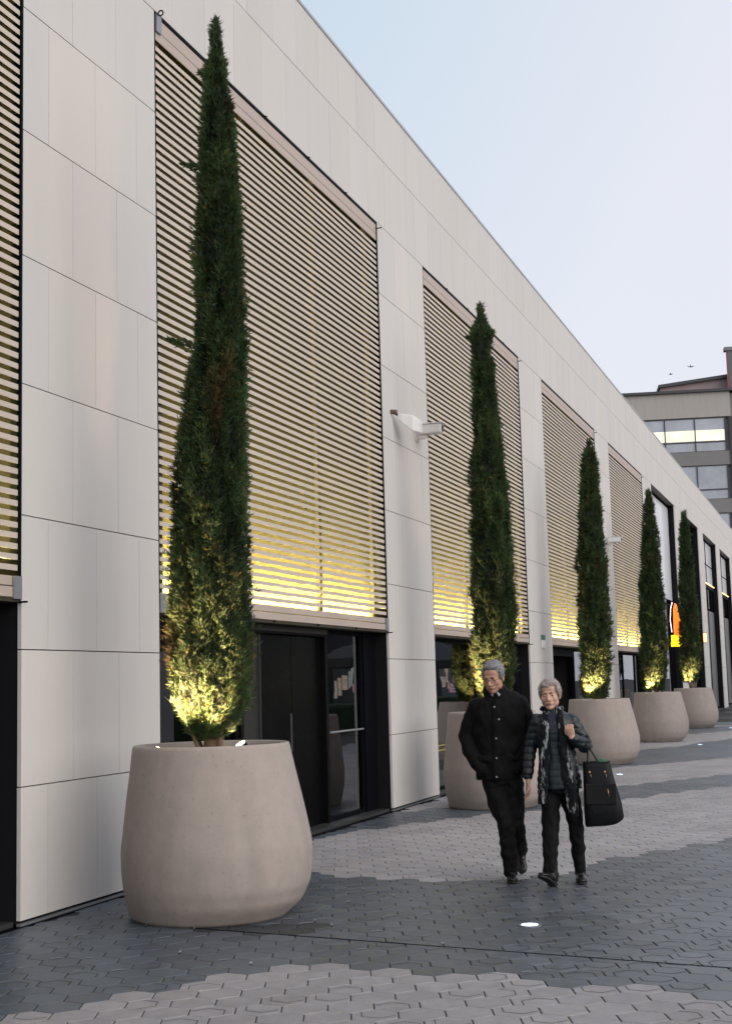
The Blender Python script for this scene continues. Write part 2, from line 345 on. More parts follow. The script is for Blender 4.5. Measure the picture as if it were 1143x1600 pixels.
XG = -D-.24        # glazing plane
def screen(k, lit=1.0):
    a, b = bay(k)
    s = MB(); pitch = .0762; z = HB+.19; yr = [a+.035, a+WW*.315, a+WW*.63, b-.03]
    while z < WTOP-.30:
        for i in range(3):
            j = (rnd.random()-.5)*.0016; sag = (rnd.random()-.5)*.002
            s.box((-D-.017, yr[i]+(0 if i == 0 else .0015), z+j), (-D-.012, yr[i+1]-.0015, z+j+.040+sag), 0)
            s.box((-D-.026, yr[i]+(0 if i == 0 else .0015), z+j+.001), (-D-.0172, yr[i+1]-.0015, z+j+.039+sag), 1)  # dark backing added behind each slat to hold down LED glow underneath
        z += pitch
    o = local_of(B, s).build('louver_screen', [M_SLAT, mat('added_slat_backing', (.03, .024, .018), .8, spec=.1)], B)
    def part(name, boxes, m, bev=0):
        for (p, q) in boxes:
            t_ = MB(); t_.box(p, q); local_of(B, t_).build(name, m, o, bevel=bev)
    part('head_rail', [((-D-.05, a+.03, WTOP-.155), (-D-.008, b-.03, WTOP-.035)), ((-D-.02, a+.03, WTOP-.255), (-D-.008, b-.03, WTOP-.160))], M_RAILS, .003)
    part('bottom_rail', [((-D-.07, a+.02, HB+.002), (-D-.004, b-.02, HB+.075)), ((-D-.05, a+.03, HB+.083), (-D-.008, b-.03, HB+.15))], M_RAILS, .003)
    part('side_frame', [((-D-.08, a+.001, HB), (-D-.002, a+.026, WTOP-.002)), ((-D-.08, b-.026, HB), (-D-.002, b-.001, WTOP-.002))], M_FRAME)
    part('top_frame', [((-D-.08, a+.026, WTOP-.03), (-D-.002, b-.026, WTOP-.002))], M_FRAME)
    part('support_rail', [((-D-.075, a+WW*q, HB+.155), (-D-.03, a+WW*q+.06, WTOP-.04)) for q in (.012, .315, .63, .93)], M_RAIL)
    bk = MB(); bk.box((-D-.24, a, HB-.02), (-D-.19, b, WTOP)); local_of(B, bk).build('rear_wall', M_REAR, o)
    bk = MB(); bk.box((-D-.189, a, HB-.03), (-D-.006, b, HB-.003)); local_of(B, bk).build('cavity_floor', M_REAR, o)
    bk = MB(); bk.box((-D-.189, a, WTOP-.02), (-D-.085, b, WTOP-.003)); local_of(B, bk).build('cavity_top', M_CORE, o)
    ld = MB(); ld.box((-D-.14, a+.05, HB+.01), (-D-.10, b-.1, HB+.03)); local_of(B, ld).build('led_strip', M_LED, o)
    al = bpy.data.lights.new('led_wash', 'AREA'); al.shape = 'RECTANGLE'; al.size = WW-.3; al.size_y = .02; al.energy = 760; al.color = (1, .77, .20); al.spread = R(80)
    ao = bpy.data.objects.new('led_wash', al); COL.objects.link(ao); ao.parent = o
    z_ax = Vector((.14, 0, -.99)).normalized(); x_ax = Vector((0, 1, 0)); y_ax = z_ax.cross(x_ax)
    ao.matrix_local = Matrix.Translation((-.115, (a+b)/2-Y_START, HB+.04)) @ Matrix((x_ax, y_ax, z_ax)).transposed().to_4x4()
    if k in (0, 1):
        part('corner_plate', [((-D-.003, yy_-.05, zz_-.08), (-D+.012, yy_+.045, zz_+.08)) for (yy_, zz_) in ((a+.075, WTOP-.10), (b-.055, HB+.07), (a+.06, HB+.06))], M_GREY)
        hk = MB(); ring = [(-D+.04+.024*math.cos(t*math.pi/6), a+.05, WTOP-.01+.024*math.sin(t*math.pi/6)) for t in range(13)]
        hk.tube(ring, .007, 6); local_of(B, hk).build('eye_hook', M_FRAME, o)
    for (yy_, zz_, l_) in [(b-.02, HB-.03, .06), (b-.03, WTOP-.09, .07)]+[(a+WW*q/5, WTOP-.015, .03) for q in range(1, 5)]+[(a+WW*q/5, HB-.012, .02) for q in range(1, 5)]:
        if k > 2 and l_ < .05: continue
        hk = MB(); hk.tube([(-D-.01, yy_, zz_), (-D+l_, yy_, zz_)], .008, 6); local_of(B, hk).build('wire_hook', M_FRAME, o)

def pane(a, b, z0, z1, parent, x=XG, name='pane', m=None):
    p = MB(); p.box((x-.012, a, z0), (x, b, z1)); return local_of(B, p).build(name, m or M_GLASS, parent)
def frame_of(a, b, z0, z1, mull=(), trans=(), w_=.05, x=XG, m=None, name='window_frame', parent=None):
    f = MB()
    f.box((x-.05, a, z0), (x+.03, a+w_, z1)); f.box((x-.05, b-w_, z0), (x+.03, b, z1))
    f.box((x-.05, a+w_, z1-w_), (x+.03, b-w_, z1)); f.box((x-.05, a+w_, z0), (x+.03, b-w_, z0+w_))
    for q in mull: f.box((x-.045, q-w_/2, z0+w_), (x+.027, q+w_/2, z1-w_))
    for t in trans: f.box((x-.04, a+w_, t-w_/2), (x+.024, b-w_, t+w_/2))
    return local_of(B, f).build(name, m or M_FRAME, parent or B)
def room(a, b, z1, parent, depth=3.2, m=None):
    r = MB(); x0, x1 = XG-depth, XG-.06
    r.box((x0-.05, a, 0), (x0, b, z1)); r.box((x0, a-.0, 0), (x1, a+.03, z1)); r.box((x0, b-.03, 0), (x1, b, z1))
    r.box((x0, a+.03, z1-.04), (x1, b-.03, z1)); r.box((x0, a+.03, -.02), (x1, b-.03, .012))
    return local_of(B, r).build('interior', m or M_ROOM, parent)
for k in range(-1, NB+1):
    a, b = bay(k); sill = MB(); sill.box((XG-.1, a+.008, .0), (-D-.05, b-.008, .045)); local_of(B, sill).build('threshold', mat('dark_sill', (.06, .062, .065), .4, metal=.4), B)

for k in (-1, 0, 1, 2, 3, 4): screen(k)
# bays with a lower shopfront
for k in (-1, 0):
    a, b = bay(k); f = frame_of(a, b, .04, HB-.03, mull=(a+WW*.33, a+WW*.66)); pane(a+.05, b-.05, .09, HB-.08, f); room(a, b, HB, f)
    dk = MB(); dk.box((XG-.06, b-1.3, .05), (XG+.02, b-.06, HB-.08)); local_of(B, dk).build('panel', M_SATIN, f)
# bay 1: glass, satin double door, glass
a, b = bay(1)
f1 = frame_of(a, 12.53, .04, HB-.03, mull=()); pane(a+.05, 12.48, .09, HB-.08, f1); room(a, 12.53, HB, f1)
dtop = 2.14
hd = MB(); hd.box((XG-.05, 12.56, dtop+.03), (XG+.06, 14.98, HB-.035)); df = MB()
df.box((XG-.05, 12.56, .045), (XG+.05, 12.62, dtop+.028)); df.box((XG-.05, 14.92, .045), (XG+.05, 14.98, dtop+.028)); df.box((XG-.05, 12.62, dtop+.004), (XG+.05, 14.92, dtop+.028))
door = local_of(B, df).build('door', mat('door_frame_black', (.006, .006, .006), .5, spec=.05), B)
local_of(B, hd).build('door_header', mat('door_header', (.03, .028, .024), .5), door)
lf = MB(); lf.box((XG-.03, 12.625, .05), (XG+.0, 13.12, dtop)); local_of(B, lf).build('side_panel', mat('satin_grey_panel', (.016, .017, .015), .3, nscale=150, namt=.3), door)
lf = MB(); lf.box((XG-.04, 13.13, .05), (XG-.01, 14.02, dtop)); lf.box((XG-.04, 14.03, .05), (XG-.01, 14.915, dtop)); local_of(B, lf).build('door_leaf', M_SATIN, door, bevel=.004)
lf = MB(); lf.box((XG-.01, 13.112, .05), (XG+.02, 13.127, dtop)); lf.tube([(XG+.03, 13.9, .9), (XG+.03, 13.9, 1.3)], .012, 8); local_of(B, lf).build('handle', mat('door_trim', (.08, .08, .08), .4, metal=.5), door)
f2 = frame_of(15.0, b-.45, .04, HB-.03); pane(15.05, b-.5, .09, HB-.08, f2); room(15.0, b-.45, HB, f2)
po = MB(); po.box((XG-.08, b-.44, .045), (XG+.05, b-.008, HB-.03)); local_of(B, po).build('end_post', M_FRAME, B)
# interior rail seen through the right hand glass
rl = MB(); rl.tube([(XG+.04, 15.05, 1.05), (XG+.04, b-.5, 1.05)], .012, 8); local_of(B, rl).build('guard_rail', M_GREY, f2)
# bay 2
a, b = bay(2)
f3 = frame_of(a, b-.42, .04, HB-.03, mull=(a+WW*.5,)); pane(a+.05, b-.47, .09, HB-.08, f3); room(a, b-.42, HB, f3)
po = MB(); po.box((XG-.08, b-.41, .045), (XG+.05, b-.008, HB-.03)); local_of(B, po).build('end_post', M_FRAME, B)
rl = MB(); rl.box((XG+.032, a+.05, .60), (XG+.045, b-.47, .625)); rl.box((XG+.032, a+.05, .67), (XG+.045, b-.47, .69)); local_of(B, rl).build('guard_rail', mat('brass_rail', (.6, .45, .2), .35, metal=.7), f3)
# bay 3: open dark doorway
a, b = bay(3)
df = MB(); df.box((XG-.05, a+.01, .045), (XG+.05, a+.10, HB-.03)); df.box((XG-.05, a+3.2, .045), (XG+.05, a+3.28, HB-.03)); df.box((XG-.05, a+.10, HB-.2), (XG+.05, a+3.2, HB-.03))
d3 = local_of(B, df).build('door', M_FRAME, B)
lf = MB(); lf.box((XG-.9, a+.35, .05), (XG-.86, a+3.0, HB-.2)); local_of(B, lf).build('door_leaf', M_SATIN, d3)
lf = MB(); lf.box((XG-.02, a+.11, .1), (XG-.01, a+.16, HB-.3)); local_of(B, lf).build('edge_light', mat('edge_glow', (.9, .7, .3), .5, emit=(1, .7, .25), estr=.6), d3)
f4 = frame_of(a+3.28, b-.008, .04, HB-.03, mull=(a+4.7,)); pane(a+3.33, b-.06, .09, HB-.08, f4); room(a+3.28, b, HB, f4)
# bay 4
a, b = bay(4)
f5 = frame_of(a, b-.008, .04, HB-.03, mull=(a+WW*.35, a+WW*.7)); pane(a+.05, b-.06, .09, HB-.08, f5); room(a, b, HB, f5, m=mat('brown_room', (.12, .05, .03), .8))
# bays 5 and up: full height glazing
def full_bay(k, kind):
    a, b = bay(k)
    f = frame_of(a+.004, b-.004, .04, WTOP-.004, mull=(a+WW*.5,) if kind != 'blind' else (), trans=(), m=M_FRAME, w_=.05)
    sf = MB(); sf.box((XG+.031, a+.003, WTOP-.012), (-D-.031, b-.003, WTOP-.002)); local_of(B, sf).build('soffit', mat('bronze_soffit', (.16, .13, .12), .5), f)
    if kind == 'blind':
        pane(a+.09, b-.09, 4.2, WTOP-.1, f, x=XG+.015, name='blind', m=M_BLIND)
        pane(a+.09, b-.09, .13, 4.19, f); room(a, b, 4.3, f, m=M_ROOM)
    elif kind == 'dark':
        pane(a+.09, b-.09, .13, WTOP-.1, f); room(a, b, WTOP, f)
        pane(a+2.2, a+3.0, 3.6, WTOP-.1, f, x=XG+.012, name='blind', m=M_BLIND)
    else:
        for (p, q) in ((a+.09, a+WW*.5-.045), (a+WW*.5+.045, b-.09)):
            pane(p, q, 6.52, WTOP-.1, f, name='upper_panel', m=M_BLIND); pane(p, q, 5.6, 6.46, f, name='upper_panel', m=M_BLIND)
            pane(p, q, 4.5, 5.38, f); pane(p, q, .13, 4.42, f, name='door_panel', m=M_DOORGREY)
        t = MB(); t.box((XG-.05, a+.1, 5.4), (XG+.05, b-.1, 5.56)); local_of(B, t).build('transom', M_FRAME, f)
        t = MB(); t.box((XG+.051, a+.3, 5.565), (XG+.10, b-.3, 5.6)); local_of(B, t).build('cove_light', mat('cove_glow', (1, .7, .4), .5, emit=(1, .6, .3), estr=1.2), f)
        room(a, b, 5.4, f)
        lp = MB(); lp.ell((XG-.4, a+3.0, 5.0), (.1, .1, .3)); local_of(B, lp).build('pendant_lamp', mat('pendant_glow', (1, .8, .5), .5, emit=(1, .75, .3), estr=4), f, smooth=True)
full_bay(5, 'blind'); full_bay(6, 'dark')
for k in (7, 8, 9): full_bay(k, 'shop')

# ------------------------------------------------------------------ lettering board in the first window
def text(body, size, loc, rot, m, parent, name='lettering', align='LEFT'):
    cu = bpy.data.curves.new(name, 'FONT'); cu.body = body; cu.size = size; cu.extrude = .0008; cu.align_x = align
    o = bpy.data.objects.new(name, cu); COL.objects.link(o)
    bpy.context.view_layer.update()
    me = bpy.data.meshes.new_from_object(o.evaluated_get(bpy.context.evaluated_depsgraph_get())); me.name = name
    bpy.data.objects.remove(o); o = bpy.data.objects.new(name, me); COL.objects.link(o); me.materials.clear(); me.materials.append(m)
    o.rotation_euler = rot; o.location = loc
    if parent: o.parent = parent
    return o
MN = empty('menu_board', (XG+.034, 10.52, 1.14)); tag(MN, 'tall black board with white numerals in the glass behind the nearest planter', 'sign')
m_ = MB(); m_.box((0, 0, 0), (.012, .60, .78)); m_.build('board', mat('board_black', (.012, .013, .018), .3), MN)
M_LET = mat('white_lettering', (.75, .75, .75), .6)
rotw = (R(90), 0, R(90))
lines = [('1', ''), ('1', 'a'), ('1', ''), ('4', ''), ('4', ''), ('4', ''), ('9 8', ''), ('9 6', ''), ('9 4', 'Bu'), ('9 8', 'Ab'), ('7', 'loqilus')]
lt = MB(); zt = .70
for i, (n_, s_) in enumerate(lines):
    z_ = .70-i*.062
    text(n_, .055, (.0135, .035, z_), rotw, M_LET, MN)
    if s_: text(s_, .055, (.0135, .16, z_), rotw, M_LET, MN)
    if i in (0, 5, 9): lt.box((.0121, .03, z_-.012), (.0135, .3, z_-.006))
lt.build('rule_line', M_LET, MN)

# ------------------------------------------------------------------ wall fittings
def security_camera(y_, z_, kind, label):
    o = empty('security_camera', (-D, y_, z_)); tag(o, label, 'security camera', 'cameras on the stone piers'); o.scale = (1.3, 1.3, 1.3) if kind == 'wedge' else (1.3, 1.3, 1.3)
    if kind == 'wedge':
        b_ = MB()
        for (px, py, w_, h_) in (0,)*0: pass
        rings = []
        for t, hw, hh, zc in ((.05, .03, .03, .04), (.10, .05, .05, .02), (.20, .07, .085, -.03), (.26, .06, .065, -.06)):
            rings.append([(t, -hw, zc-hh), (t, hw, zc-hh), (t, hw, zc+hh), (t, -hw, zc+hh)])
        b_.grid([[(x, y+x*.5, z) for x, y, z in r] for r in rings])
        b_.build('housing', M_WHITE, o, bevel=.012)
        c_ = MB(); c_.tube([(0, -.05, .09), (.03, -.02, .08), (.07, .03, .05)], [.022, .015, .013], 10); c_.build('bracket', M_BLACK, o)
        d_ = MB()
        for i in range(5): d_.tube([(.010+.010*i+.004*math.cos(t), -.05+.018*math.cos(t)+i*.008, .09+.018*math.sin(t)) for t in [q*math.pi/5 for q in range(11)]], .005, 5)
        d_.build('cable', mat('copper_cable', (.16, .09, .07), .5), o)
    else:
        b_ = MB(); b_.box((.05, -.075, -.05), (.29, .075, .05)); b_.build('housing', M_WHITE, o, bevel=.014)
        e_ = MB(); e_.box((.03, -.085, .051), (.32, .085, .06)); e_.build('sun_shield', M_WHITE, o, bevel=.005)
        h_ = MB(); h_.tube([(.2901, 0, 0), (.30, 0, 0)], .035, 14); h_.build('lens', M_BLACK, o)
        c_ = MB(); c_.tube([(0, 0, -.07), (.08, 0, -.07), (.12, 0, -.055)], .03, 12); c_.tube([(0, 0, -.07), (.012, 0, -.07)], .06, 14); c_.build('bracket', M_WHITE, o, smooth=True)
    return o
security_camera(17.12, 5.02, 'wedge', 'tapered white camera on a dark bracket, left one of the pair on the pier')
security_camera(18.2, 5.07, 'box', 'boxy white camera sticking out at the right of the pair on the nearer pier')
security_camera(34.3, 4.97, 'box', 'lone white camera on the far pier between the third and fourth trees')
S = empty('wall_sign', (-D, 26.13, 2.30)); tag(S, 'small white plate with a green top fixed to the pier beside the woman', 'sign')
m_ = MB(); m_.box((.002, -.13, -.12), (.03, .13, .03)); m_.build('plate', M_WHITE, S, bevel=.006)
m_ = MB(); m_.box((.002, -.13, .034), (.032, .13, .13)); m_.build('green_panel', mat('sign_green', (.05, .16, .11), .5), S, bevel=.006)
m_ = MB(); m_.ell((.032, .02, -.045), (.004, .05, .035)); m_.build('emblem', mat('emblem_white', (.9, .9, .9), .4), S)

# neon figure sign in front of bay 5
NS = empty('neon_sign', (XG+.14, 46.9, 0)); NS.location = (-5.2, 45.6, 0); NS.rotation_euler = (0, 0, R(-90)); NS.scale = (1, .32, .96); tag(NS, 'glowing orange and yellow sign on a dark pole between the fourth and fifth trees', 'sign')
m_ = MB(); m_.tube([(0, 0, .05), (0, 0, 2.75)], .04, 10); m_.box((-.12, -.2, .046), (.05, .2, .06)); m_.build('pole', M_FRAME, NS)
m_ = MB(); m_.tube([(0, .3, 2.95), (0, .35, 3.4), (0, .25, 3.9), (0, .3, 4.05)], [(.03, .32), (.03, .36), (.03, .22), (.02, .1)], 12, ax=(1, 0, 0)); m_.build('orange_panel', mat('neon_orange', (1, .2, .02), .4, emit=(1, .13, .01), estr=1.3), NS, smooth=True)
m_ = MB(); m_.box((-.04, -.35, 2.62), (.04, .8, 2.78)); m_.box((-.04, -.3, 2.8), (.04, .2, 3.0)); m_.box((-.04, .3, 2.8), (.04, .75, 3.0)); m_.build('yellow_panel', mat('neon_yellow', (1, .7, .02), .4, emit=(1, .6, .01), estr=1.6), NS, bevel=.02)
m_ = MB(); m_.tube([(.03, -.2, 3.1), (.03, -.3, 3.5), (.03, -.2, 3.9), (.03, -.02, 4.1)], .025, 8); m_.tube([(.03, .85, 3.1), (.03, .9, 3.5), (.03, .8, 3.8)], .025, 8); m_.build('white_tube', mat('neon_white', (.9, .85, 1), .4, emit=(.85, .8, 1), estr=2.5), NS, smooth=True)
WL = empty('wall_lantern', (-D, 0, 0)); WL.location = (-D+.0, bay(6)[1]-.05, 3.1); tag(WL, 'small glowing amber box lamp at the edge of the dark bay behind the fifth tree', 'lamp')
m_ = MB(); m_.box((.0, -.1, -.18), (.1, .12, .18)); m_.build('diffuser', mat('amber_glow', (1, .7, .4), .5, emit=(1, .55, .22), estr=1.3), WL, bevel=.01)
m_ = MB(); m_.box((-.02, -.12, .181), (.11, .14, .2)); m_.build('cap', M_FRAME, WL)

# ------------------------------------------------------------------ planters, trees, spotlights
PROF = [(0, -.020, .545), (.02, -.019, .562), (.104, .018, .616), (.17, .030, .641), (.237, .038, .660), (.35, .041, .672), (.477, .042, .675), (.597, .040, .659), (.807, .028, .625), (1.0, .017, .590), (1.17, .007, .562), (1.191, .007, .555), (1.194, .007, .545), (1.187, .007, .527), (1.10, .005, .522), (1.02, .005, .525)]
def planter(x, y_, label, rz):
    o = empty('planter', (x, y_, .007)); tag(o, label, 'planter', 'round tapering concrete planters along the facade')
    # finer profile by linear + smooth interpolation
    m_ = MB(); rings = []
    for i in range(len(PROF)-1):
        n = 4
        p0 = PROF[max(i-1, 0)]; p1 = PROF[i]; p2 = PROF[i+1]; p3 = PROF[min(i+2, len(PROF)-1)]
        if i >= 10 or i == 0: n = 1
        for s in range(n):
            t = s/n; q = []
            for c in range(3):
                if n == 1: q.append(p1[c]); continue
                q.append(.5*((2*p1[c])+(-p0[c]+p2[c])*t+(2*p0[c]-5*p1[c]+4*p2[c]-p3[c])*t*t+(-p0[c]+3*p1[c]-3*p2[c]+p3[c])*t**3))
            rings.append(q)
    rings.append(PROF[-1])
    rr = []
    for (z, cx, r_) in rings:
        rr.append([(cx+r_*math.cos(2*math.pi*j/72), r_*math.sin(2*math.pi*j/72), z) for j in range(72)])
    m_.grid(rr, cap1=False); v = m_.build('vessel', M_POT, o, smooth=True)
    s_ = MB(); ring = []
    for q, r_ in enumerate((.528, .45, .3, .15, .03)):
        ring.append([(r_*math.cos(2*math.pi*j/40), r_*math.sin(2*math.pi*j/40), 1.06+.015*q*.5+.012*noise.noise(Vector((j*.4, q*1.3, x+y_)))) for j in range(40)])
    s_.grid(ring, cap0=False); s_.build('soil', M_SOIL, o, smooth=True)
    return o
def interp(prof, z):
    for (a, b) in zip(prof, prof[1:]):
        if b[0] <= z <= a[0]:
            t = (z-b[0])/(a[0]-b[0]+1e-9); return b[1]+(a[1]-b[1])*t, b[2]+(a[2]-b[2])*t
    return (prof[0][1], 0) if z > prof[0][0] else (prof[-1][1], prof[-1][2])
def leaf_mat():
    m = bpy.data.materials.new('cypress_foliage'); m.use_nodes = True; t = m.node_tree; b = t.nodes['Principled BSDF']
    a = t.nodes.new('ShaderNodeAttribute'); a.attribute_name = 'tone'
    vm = t.nodes.new('ShaderNodeVectorMath'); vm.operation = 'MULTIPLY'; vm.inputs[0].default_value = (.052, .090, .040)
    t.links.new(a.outputs['Vector'], vm.inputs[1]); t.links.new(vm.outputs[0], b.inputs['Base Color'])
    b.inputs['Roughness'].default_value = .6; b.inputs['Specular IOR Level'].default_value = .25
    tr = t.nodes.new('ShaderNodeBsdfTranslucent'); t.links.new(vm.outputs[0], tr.inputs[0])
    mxs = t.nodes.new('ShaderNodeMixShader'); mxs.inputs[0].default_value = .25
    o = t.nodes['Material Output']; t.links.new(b.outputs[0], mxs.inputs[1]); t.links.new(tr.outputs[0], mxs.inputs[2]); t.links.new(mxs.outputs[0], o.inputs[0])
    return m
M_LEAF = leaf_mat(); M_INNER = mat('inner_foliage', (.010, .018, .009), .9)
def cypress(x, y_, prof, n, seed, label, lsz=1.0, sprigs=()):
    rg = random.Random(seed); z0 = 1.07
    o = empty('cypress_tree', (x, y_, z0)); tag(o, label, 'tree', 'slim cypress trees in the planters')
    prof = [(z-z0, cx-x, r_) for z, cx, r_ in prof]
    top = prof[0][0]
    tr = MB(); zs = [0, .05, .15, .4, 1.2, 2.5, top*.7, top*.93]
    tr.tube([(interp(prof, max(z, .3))[0]*min(1, z/.5)+.01*math.sin(z*9), .01*math.cos(z*7), z) for z in zs], [.085, .07, .058, .052, .045, .035, .02, .006], 12)
    for q in range(5):
        an = rg.random()*6.28; l = .10+.1*rg.random()
        tr.tube([(.03*math.cos(an), .03*math.sin(an), .0), (.1*math.cos(an), .1*math.sin(an), .12), (l*1.3*math.cos(an), l*1.3*math.sin(an), .45)], [.022, .016, .01], 7)
    tr.build('trunk', M_BARK, o, smooth=True)
    zb = prof[-1][0]
    c = MB()
    def lump(z, an): return 1+.32*noise.noise(Vector((math.cos(an)*1.3, math.sin(an)*1.3, z*1.7+seed)))+.16*noise.noise(Vector((math.cos(an)*3.2, math.sin(an)*3.2, z*4.0+seed*3)))
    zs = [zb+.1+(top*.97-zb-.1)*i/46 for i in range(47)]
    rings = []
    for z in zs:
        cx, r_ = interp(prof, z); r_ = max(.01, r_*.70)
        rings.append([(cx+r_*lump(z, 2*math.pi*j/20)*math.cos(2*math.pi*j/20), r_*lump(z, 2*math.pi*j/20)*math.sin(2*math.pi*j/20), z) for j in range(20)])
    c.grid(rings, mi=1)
    # sprays
    cum = []; tot = 0
    N = 300
    for i in range(N):
        z = zb+(top-zb)*(i+.5)/N; tot += interp(prof, z)[1]+.012; cum.append(tot)
    import bisect
    V = c.v; F = c.f; MI = c.mi; T = c.tone
    def spray(p, d, L, wd, tn):
        sd_ = d.cross(Vector((rg.gauss(0, 1), rg.gauss(0, 1), rg.gauss(0, 1)))).normalized()
        nb = 4
        for b_ in range(nb):
            f = (b_-(nb-1)/2)/nb
            dd = (d+sd_*f*1.5+Vector((rg.gauss(0, .18), rg.gauss(0, .18), rg.gauss(0, .18)))).normalized()
            base = p+d*L*.22*rg.random()
            l = L*(.55+.5*rg.random()); nrm = dd.cross(Vector((rg.gauss(0, 1), rg.gauss(0, 1), rg.gauss(0, 1)))).normalized()*wd
            k_ = len(V); mid = base+dd*l*.45; tip = base+dd*l
            V.extend([tuple(base), tuple(mid+nrm), tuple(tip), tuple(mid-nrm)])
            F.append((k_, k_+1, k_+2, k_+3)); MI.append(0); T.append(tn)
    for i in range(n):
        z = zb+(top-zb)*(bisect.bisect(cum, rg.random()*tot)+rg.random())/N
        z = min(z, top)
        cx, r_ = interp(prof, z); an = rg.random()*2*math.pi
        lp = lump(z, an)
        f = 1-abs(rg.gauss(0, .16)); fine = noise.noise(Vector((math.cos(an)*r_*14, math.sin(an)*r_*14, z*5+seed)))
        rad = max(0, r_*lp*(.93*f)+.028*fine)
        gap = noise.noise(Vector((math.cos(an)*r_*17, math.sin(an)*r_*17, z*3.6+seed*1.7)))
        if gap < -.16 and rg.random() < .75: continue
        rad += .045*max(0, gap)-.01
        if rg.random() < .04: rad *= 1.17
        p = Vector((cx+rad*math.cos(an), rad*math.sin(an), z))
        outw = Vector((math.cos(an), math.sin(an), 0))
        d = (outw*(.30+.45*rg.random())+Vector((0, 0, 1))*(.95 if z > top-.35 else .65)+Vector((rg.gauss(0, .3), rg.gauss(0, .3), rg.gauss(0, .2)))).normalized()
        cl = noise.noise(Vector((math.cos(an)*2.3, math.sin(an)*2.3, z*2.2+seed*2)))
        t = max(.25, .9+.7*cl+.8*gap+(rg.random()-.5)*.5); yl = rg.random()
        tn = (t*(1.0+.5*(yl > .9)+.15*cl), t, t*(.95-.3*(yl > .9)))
        br_ = noise.noise(Vector((math.cos(an)*1.7+4, math.sin(an)*1.7, z*1.3+seed*5)))
        if br_ > .28: tn = (tn[0]*(1+1.6*(br_-.28)), tn[1]*(1-.5*(br_-.28)), tn[2]*.9)
        if rg.random() < .015: tn = (2.6*t, 1.2*t, .8*t)
        spray(p, d, (.062+.035*rg.random())*lsz, .0055*lsz, tn)
    for (sz, san, sl) in sprigs:
        cx, r_ = interp(prof, sz-z0); outw = Vector((math.cos(san), math.sin(san), .35)).normalized()
        b0 = Vector((cx, 0, sz-z0))+outw*r_*.8
        for q in range(int(90*sl/.2)):
            tt = rg.random(); pp = b0+outw*sl*tt*1.2+Vector((rg.gauss(0, .018), rg.gauss(0, .018), rg.gauss(0, .022)))*(1.2-tt)
            spray(pp, (outw+Vector((0, 0, .3))).normalized(), .055, .0045, (1.1, 1.0, .8))
    # wispy leader shoots
    for q in range(20):
        an = rg.random()*6.28; hh = .10+.34*rg.random()**1.6; base = Vector((interp(prof, top-.35)[0]+.05*math.cos(an), .05*math.sin(an), top-.42+.1*rg.random()))
        tip = Vector((interp(prof, top)[0]+.03*math.cos(an)*rg.random()*2, .05*math.sin(an)*rg.random(), min(top, base.z+hh)))
        for s in range(14):
            tt = s/14; spray(base.lerp(tip, tt), (tip-base).normalized(), .045, .004, (1, .9, .8))
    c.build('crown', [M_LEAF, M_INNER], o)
    return o
def spotlight(x, y_, z_, tgt, label, e, visible_e=30, sz=66):
    o = empty('spotlight', (x, y_, z_)); tag(o, label, 'spotlight', 'small spotlights in the planters')
    d = (Vector(tgt)-Vector((x, y_, z_))).normalized()
    m_ = MB(); m_.tube([(0, 0, 0), tuple(d*.07)], [.035, .045], 14); m_.build('housing', M_FRAME, o, smooth=False)
    m_ = MB(); m_.tube([tuple(d*.0705), tuple(d*.074)], [.038, .038], 14); m_.build('lens', mat('spot_lens', (1, .9, .6), .3, emit=(1, .86, .5), estr=visible_e), o)
    m_ = MB(); m_.tube([(0, 0, -.08), (0, 0, 0)], .01, 8); m_.build('spike', M_FRAME, o)
    L = bpy.data.lights.new('spot_beam', 'SPOT'); L.energy = e; L.color = (1, .59, .30); L.spot_size = R(sz); L.spot_blend = 1.0; L.shadow_soft_size = .03
    lo = bpy.data.objects.new('spot_beam', L); COL.objects.link(lo); lo.parent = o; lo.location = d*.09; lo.rotation_euler = (-d).to_track_quat('Z', 'Y').to_euler()
    return o
T1 = [(6.71, -4.228, .0), (6.56, -4.227, .039), (6.41, -4.225, .096), (6.05, -4.22, .142), (5.54, -4.23, .164), (5.14, -4.216, .205), (4.8, -4.215, .188), (4.31, -4.231, .205), (3.83, -4.262, .237), (3.35, -4.298, .268), (2.87, -4.311, .300), (2.5, -4.32, .322), (2.13, -4.33, .335), (1.71, -4.347, .345), (1.48, -4.347, .32), (1.27, -4.34, .20)]
T2 = [(6.53, -4.28, .0), (6.34, -4.288, .06), (6.16, -4.282, .165), (5.82, -4.295, .156), (5.47, -4.277, .133), (4.62, -4.268, .208), (3.77, -4.245, .261), (2.94, -4.253, .295), (2.11, -4.259, .291), (1.7, -4.275, .265), (1.32, -4.288, .224)]
T1 = T1[:-1]+[(1.32, -4.35, .23), (1.22, -4.37, .10)]
T1 = [(z-(.06 if z > 6 else 0), cx, r_*.86*(1 if z < 4.9 else (.88 if z < 5.6 else (.78 if z < 6.2 else .42)))) for z, cx, r_ in T1]; T2 = [(z, cx, r_*.93*(1 if z < 5.6 else (.8 if z < 6.2 else .5))) for z, cx, r_ in T2]
T3 = [(6.08, -4.383, .0), (5.7, -4.388, .118), (4.72, -4.41, .189), (3.5, -4.443, .247), (2.3, -4.446, .286), (1.58, -4.474, .28), (1.2, -4.477, .209)]
T4 = [(6.22, -4.382, .0), (5.81, -4.403, .092), (4.85, -4.421, .183), (3.58, -4.456, .273), (2.48, -4.451, .317), (1.54, -4.484, .301), (1.2, -4.498, .211)]
T5 = [(6.58, -4.423, .0), (5.98, -4.445, .103), (4.6, -4.453, .205), (3.24, -4.46, .269), (1.88, -4.506, .277), (1.35, -4.532, .166)]
